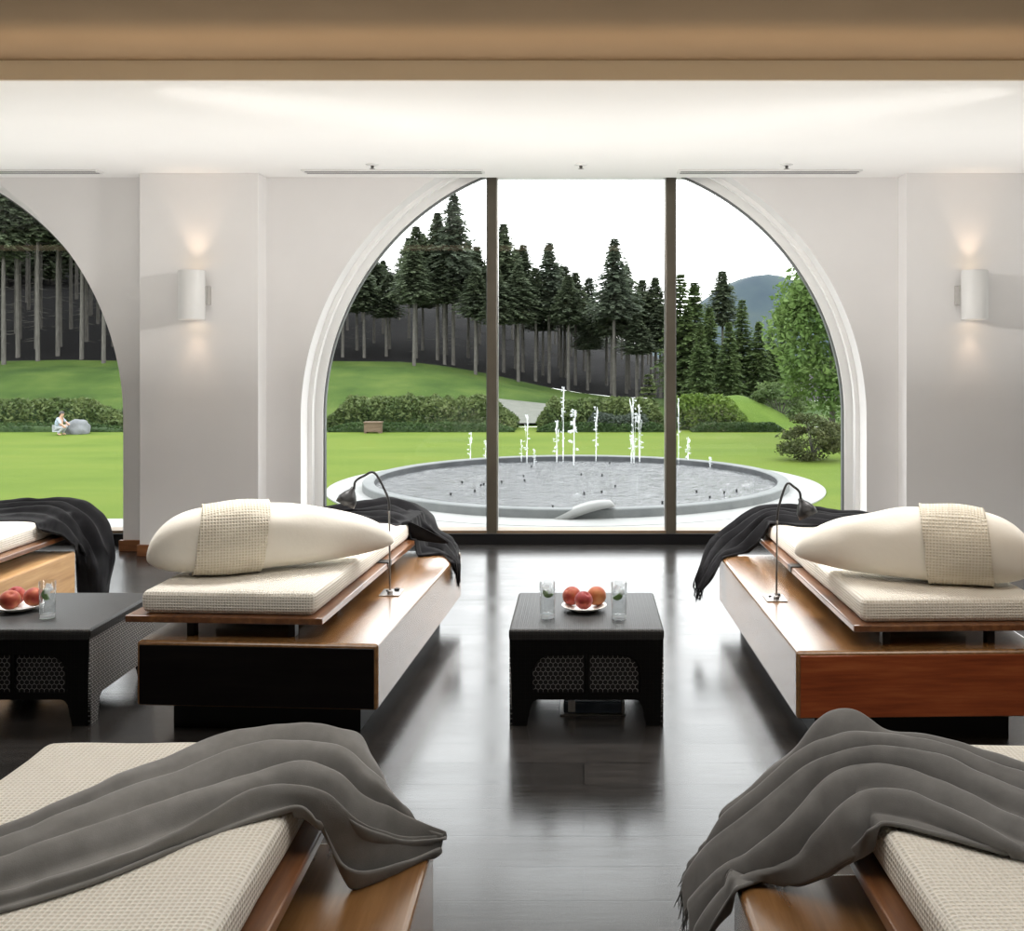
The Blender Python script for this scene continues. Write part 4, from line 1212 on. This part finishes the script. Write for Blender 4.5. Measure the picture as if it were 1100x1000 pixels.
# fill : staggered rows behind, with tops kept below the drawn skyline
def cap(u):
    xs = [-400, 0, 330, 400, 440, 470, 500, 520, 545, 575, 600, 630, 660, 700, 725, 760, 800, 860, 1000]
    vs_ = [90, 110, 215, 262, 248, 235, 235, 268, 255, 275, 275, 305, 285, 312, 318, 350, 358, 360, 340]
    return float(np.interp(u, xs, vs_))
for row, y in enumerate((37.2, 40, 43, 46.5, 50)):
    u = -190 + row * 7
    while u < 850:
        if row == 0 and u < 350 or True:
            uu = u + rgt.uniform(-6, 6); yy = y + rgt.uniform(-1.0, 1.0)
            v = cap(uu) + rgt.uniform(4, 46)
            full = uu > 725
            if full: v = max(v, 330) + rgt.uniform(0, 25)
            k = rgt.choice(['full_a', 'full_b']) if full else rgt.choice(['tall_a', 'tall_b', 'tall_c'])
            conifer(k, 'conifer' if (row > 1 or not full) else 'conifer_green', XU(uu, yy), yy, zat(v, yy), lab_mass, FOREST, 1.0)
        u += rgt.uniform(21, 30) + (0 if row < 2 else 6) + (10 if 150 < u < 330 else 0)
u = -190
while u < 765:
    yy = 55 + rgt.uniform(-1, 1); uu = u + rgt.uniform(-4, 4)
    conifer(rgt.choice(['full_a', 'full_b']), 'conifer', XU(uu, yy), yy, zat(cap(uu) + rgt.uniform(30, 60), yy), lab_mass, FOREST, .9)
    yy = 59 + rgt.uniform(-1, 1); uu = u + rgt.uniform(3, 10)
    conifer(rgt.choice(['full_a', 'full_b']), 'conifer', XU(uu, yy), yy, zat(cap(uu) + rgt.uniform(30, 50), yy), lab_mass, FOREST, 1.2)
    u += rgt.uniform(21, 28)
conifer('small', 'young', XU(697, 27), 27.0, zat(401, 27), 'small young light green spruce behind hedge near the right mullion')

# far hill
nn = 60; vs, fs = [], []
for j in range(31):
    for i in range(nn + 1):
        x = -60 + 300 * i / nn; y = 380 + 200 * j / 30
        h = 27.5 * math.exp(-((x - 72) / 36) ** 2) + 22 * math.exp(-((x - 122) / 55) ** 2) * .8
        h *= smooth(380, 440, y) * (1 - .6 * smooth(500, 580, y)) * 1.05
        vs.append((x, y, -4 + h + 1.2 * noise.noise(Vector((x * .06, y * .06, 0)))))
for j in range(30):
    for i in range(nn):
        a = j * (nn + 1) + i; fs.append((a, a + 1, a + nn + 2, a + nn + 1))
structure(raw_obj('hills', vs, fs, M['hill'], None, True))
# far meadow so the ground reaches the hill
structure(raw_obj('far_ground', [(-400, 70, -1.0), (400, 70, -1.0), (600, 700, -4), (-600, 700, -4)], [(0, 1, 2, 3)], M['bank']))

# garden bench box, and the gardener by a boulder seen through the left window
p = Vector((XU(401, 24.2), 24.2, GZ))
t = thing('wooden_box', 'small brown wooden box at far lawn edge below the left hedge', 'box', p)
box_obj('box_body', M['old_wood'], t, -.20, .20, -.12, .12, .03, .24, bev=.01)
box_obj('box_lid', M['old_wood'], t, -.215, .215, -.135, .135, .24, .27, bev=.006)
for sx in (-1, 1): box_obj('box_foot', M['old_wood'], t, sx * .17 - .03, sx * .17 + .03, -.11, .11, -.01, .03)
p = Vector((XU(84, 24.0), 24.0, GZ))
bm = bmesh.new(); bmesh.ops.create_icosphere(bm, subdivisions=4, radius=1)
for v in bm.verts:
    k = 1 + .18 * noise.noise(v.co * 1.6); v.co = Vector((v.co.x * .30 * k, v.co.y * .24 * k, max(-.06, v.co.z * .24 * k + .10)))
bo = mesh_obj('boulder', bm, M['boulder'], None, True); bo.location = p; tag(bo, 'grey rounded boulder on far lawn edge behind the left window', 'boulder')

def person_crouching(p, sc):
    t = thing('person', 'person in pale blue top crouching beside the grey boulder on the lawn', 'person', p)
    t.scale = (sc, sc, sc)
    J = {'pelvis': (0, 0, .34), 'chest': (.10, -.02, .62), 'neck': (.17, -.03, .80), 'head': (.22, -.04, .92), 'crown': (.225, -.04, 1.03),
         'hipL': (.0, .09, .33), 'kneeL': (.36, .13, .42), 'ankL': (.13, .12, .07), 'toeL': (.30, .13, .03),
         'hipR': (.0, -.09, .33), 'kneeR': (.34, -.15, .34), 'ankR': (.06, -.13, .07), 'toeR': (.23, -.14, .03),
         'shL': (.12, .17, .74), 'elL': (.27, .22, .55), 'haL': (.46, .16, .44), 'shR': (.12, -.20, .74), 'elR': (.28, -.25, .52), 'haR': (.46, -.18, .34)}
    E = [('pelvis', 'chest'), ('chest', 'neck'), ('neck', 'head'), ('head', 'crown'), ('pelvis', 'hipL'), ('hipL', 'kneeL'), ('kneeL', 'ankL'), ('ankL', 'toeL'), ('pelvis', 'hipR'), ('hipR', 'kneeR'), ('kneeR', 'ankR'), ('ankR', 'toeR'),
         ('chest', 'shL'), ('shL', 'elL'), ('elL', 'haL'), ('chest', 'shR'), ('shR', 'elR'), ('elR', 'haR')]
    Rr = {'pelvis': .15, 'chest': .155, 'neck': .06, 'head': .10, 'crown': .07, 'hipL': .10, 'hipR': .10, 'kneeL': .07, 'kneeR': .07, 'ankL': .045, 'ankR': .045, 'toeL': .035, 'toeR': .035, 'shL': .07, 'shR': .07, 'elL': .05, 'elR': .05, 'haL': .035, 'haR': .035}
    ks = list(J)
    def skin(nm, names, mat, grow=1.0):
        idx = {k: i for i, k in enumerate(names)}
        me = bpy.data.meshes.new(nm); me.from_pydata([J[k] for k in names], [(idx[a], idx[b]) for a, b in E if a in idx and b in idx], []); me.update()
        o = link(bpy.data.objects.new(nm, me), t); me.materials.append(mat)
        sk = o.modifiers.new('skin', 'SKIN'); sk.use_smooth_shade = True
        for k, sv in zip(names, me.skin_vertices[0].data): sv.radius = (Rr[k] * grow,) * 2
        me.skin_vertices[0].data[0].use_root = True
        o.modifiers.new('sub', 'SUBSURF').levels = 1
        return o
    skin('body', ks, M['skin'])
    skin('shirt', ['chest', 'pelvis', 'shL', 'elL', 'shR', 'elR'], M['shirt'], 1.12)
    skin('trousers', ['pelvis', 'hipL', 'kneeL', 'ankL', 'hipR', 'kneeR', 'ankR'], M['trousers'], 1.12)
    bm = bmesh.new(); bmesh.ops.create_uvsphere(bm, u_segments=16, v_segments=10, radius=.115)
    bmesh.ops.delete(bm, geom=[v for v in bm.verts if v.co.z < -.02 and v.co.x > -.02], context='VERTS')
    h = mesh_obj('hair', bm, M['hair'], t, True); h.location = (.20, -.04, .97)
    return t
person_crouching(Vector((XU(62, 23.6), 23.6, GZ)), .52)

# ------------------------------------------------------------------ light
w = bpy.data.worlds.new('overcast sky'); scene.world = w; w.use_nodes = True
nt = w.node_tree; nt.nodes.clear()
out = nt.nodes.new('ShaderNodeOutputWorld'); bg = nt.nodes.new('ShaderNodeBackground')
tc = nt.nodes.new('ShaderNodeTexCoord'); sp_ = nt.nodes.new('ShaderNodeSeparateXYZ'); L(nt, tc.outputs['Generated'], sp_.inputs[0])
L(nt, ramp(nt, sp_.outputs[2], [(.0, (.985, .99, 1.0)), (.5, (.95, .975, 1.0))]), bg.inputs[0])
bg.inputs[1].default_value = 4.4
L(nt, bg.outputs[0], out.inputs[0])

def area(name, loc, rot, sx, sy, power, col=(1, 1, 1), spread=180):
    d = bpy.data.lights.new(name, 'AREA'); d.shape = 'RECTANGLE'; d.size = sx; d.size_y = sy; d.energy = power; d.color = col; d.spread = R(spread)
    o = bpy.data.objects.new(name, d); link(o); o.location = loc; o.rotation_euler = rot
    return o
# added unseen fill throwing light up on the white soffit, warm cove wash on the tan ceiling
area('soffit_fill', (0, 6.2, 1.0), (PI, 0, 0), 13, 2.0, 98, (1, .97, .93), 140)
area('cove_wash', (-1, 4.55, 2.72), (R(140), 0, 0), 14, .12, 13, (1, .76, .50), 170)
area('lounger_fill', (0, 5.2, 2.85), (0, 0, 0), 9, .5, 125, (1, .975, .94), 95)  # added unseen fill brightening bolsters and mattresses from above
# added unseen fill above the foreground loungers
area('room_fill', (0, 2.4, 2.94), (R(0), 0, 0), 6, 1.6, 60, (1, .95, .88), 150)
# added unseen fill spots brightening the lower walls and pillars
def wash(x, y, z, tx, ty, tz, pw, size, soft, col=(1, .96, .92)):
    d = bpy.data.lights.new('wall_fill', 'SPOT'); d.energy = pw; d.color = col; d.spot_size = R(size); d.spot_blend = 1; d.shadow_soft_size = soft
    o = bpy.data.objects.new('wall_fill', d); link(o); o.location = (x, y, z)
    o.rotation_euler = (Vector((tx, ty, tz)) - o.location).to_track_quat('-Z', 'Y').to_euler()
for sx in (-1, 1):
    wash(sx * 2.25, 5.15, 2.72, -sx * 2.7, 7.7, .15, 560, 80, .25)
# warm spot from the right on the right-hand lounger's front
d = bpy.data.lights.new('warm_spot', 'SPOT'); d.energy = 55; d.color = (1, .72, .48); d.spot_size = R(40); d.spot_blend = .8; d.shadow_soft_size = .15
o = bpy.data.objects.new('warm_spot', d); link(o); o.location = (2.4, 1.2, 2.85)
tgt = Vector((1.45, 3.9, .25)); o.rotation_euler = (tgt - o.location).to_track_quat('-Z', 'Y').to_euler()

# ------------------------------------------------------------------ camera
cd = bpy.data.cameras.new('camera'); cam = bpy.data.objects.new('camera', cd); COL.objects.link(cam)
cam.location = (0, 0, EYE); cam.rotation_euler = (R(90), 0, 0)
cd.sensor_width = 36; cd.sensor_fit = 'HORIZONTAL'; cd.lens = 36 * F / 1100
cd.shift_x = (550 - CX) / 1100; cd.shift_y = -(500 - HV) / 1100
cd.clip_end = 2000
scene.camera = cam
scene.view_settings.view_transform = 'Standard'
scene.view_settings.look = 'None'
scene.cycles.max_bounces = 8
scene.cycles.diffuse_bounces = 5
scene.cycles.transparent_max_bounces = 24
scene.cycles.use_denoising = True
scene.cycles.sample_clamp_indirect = 8
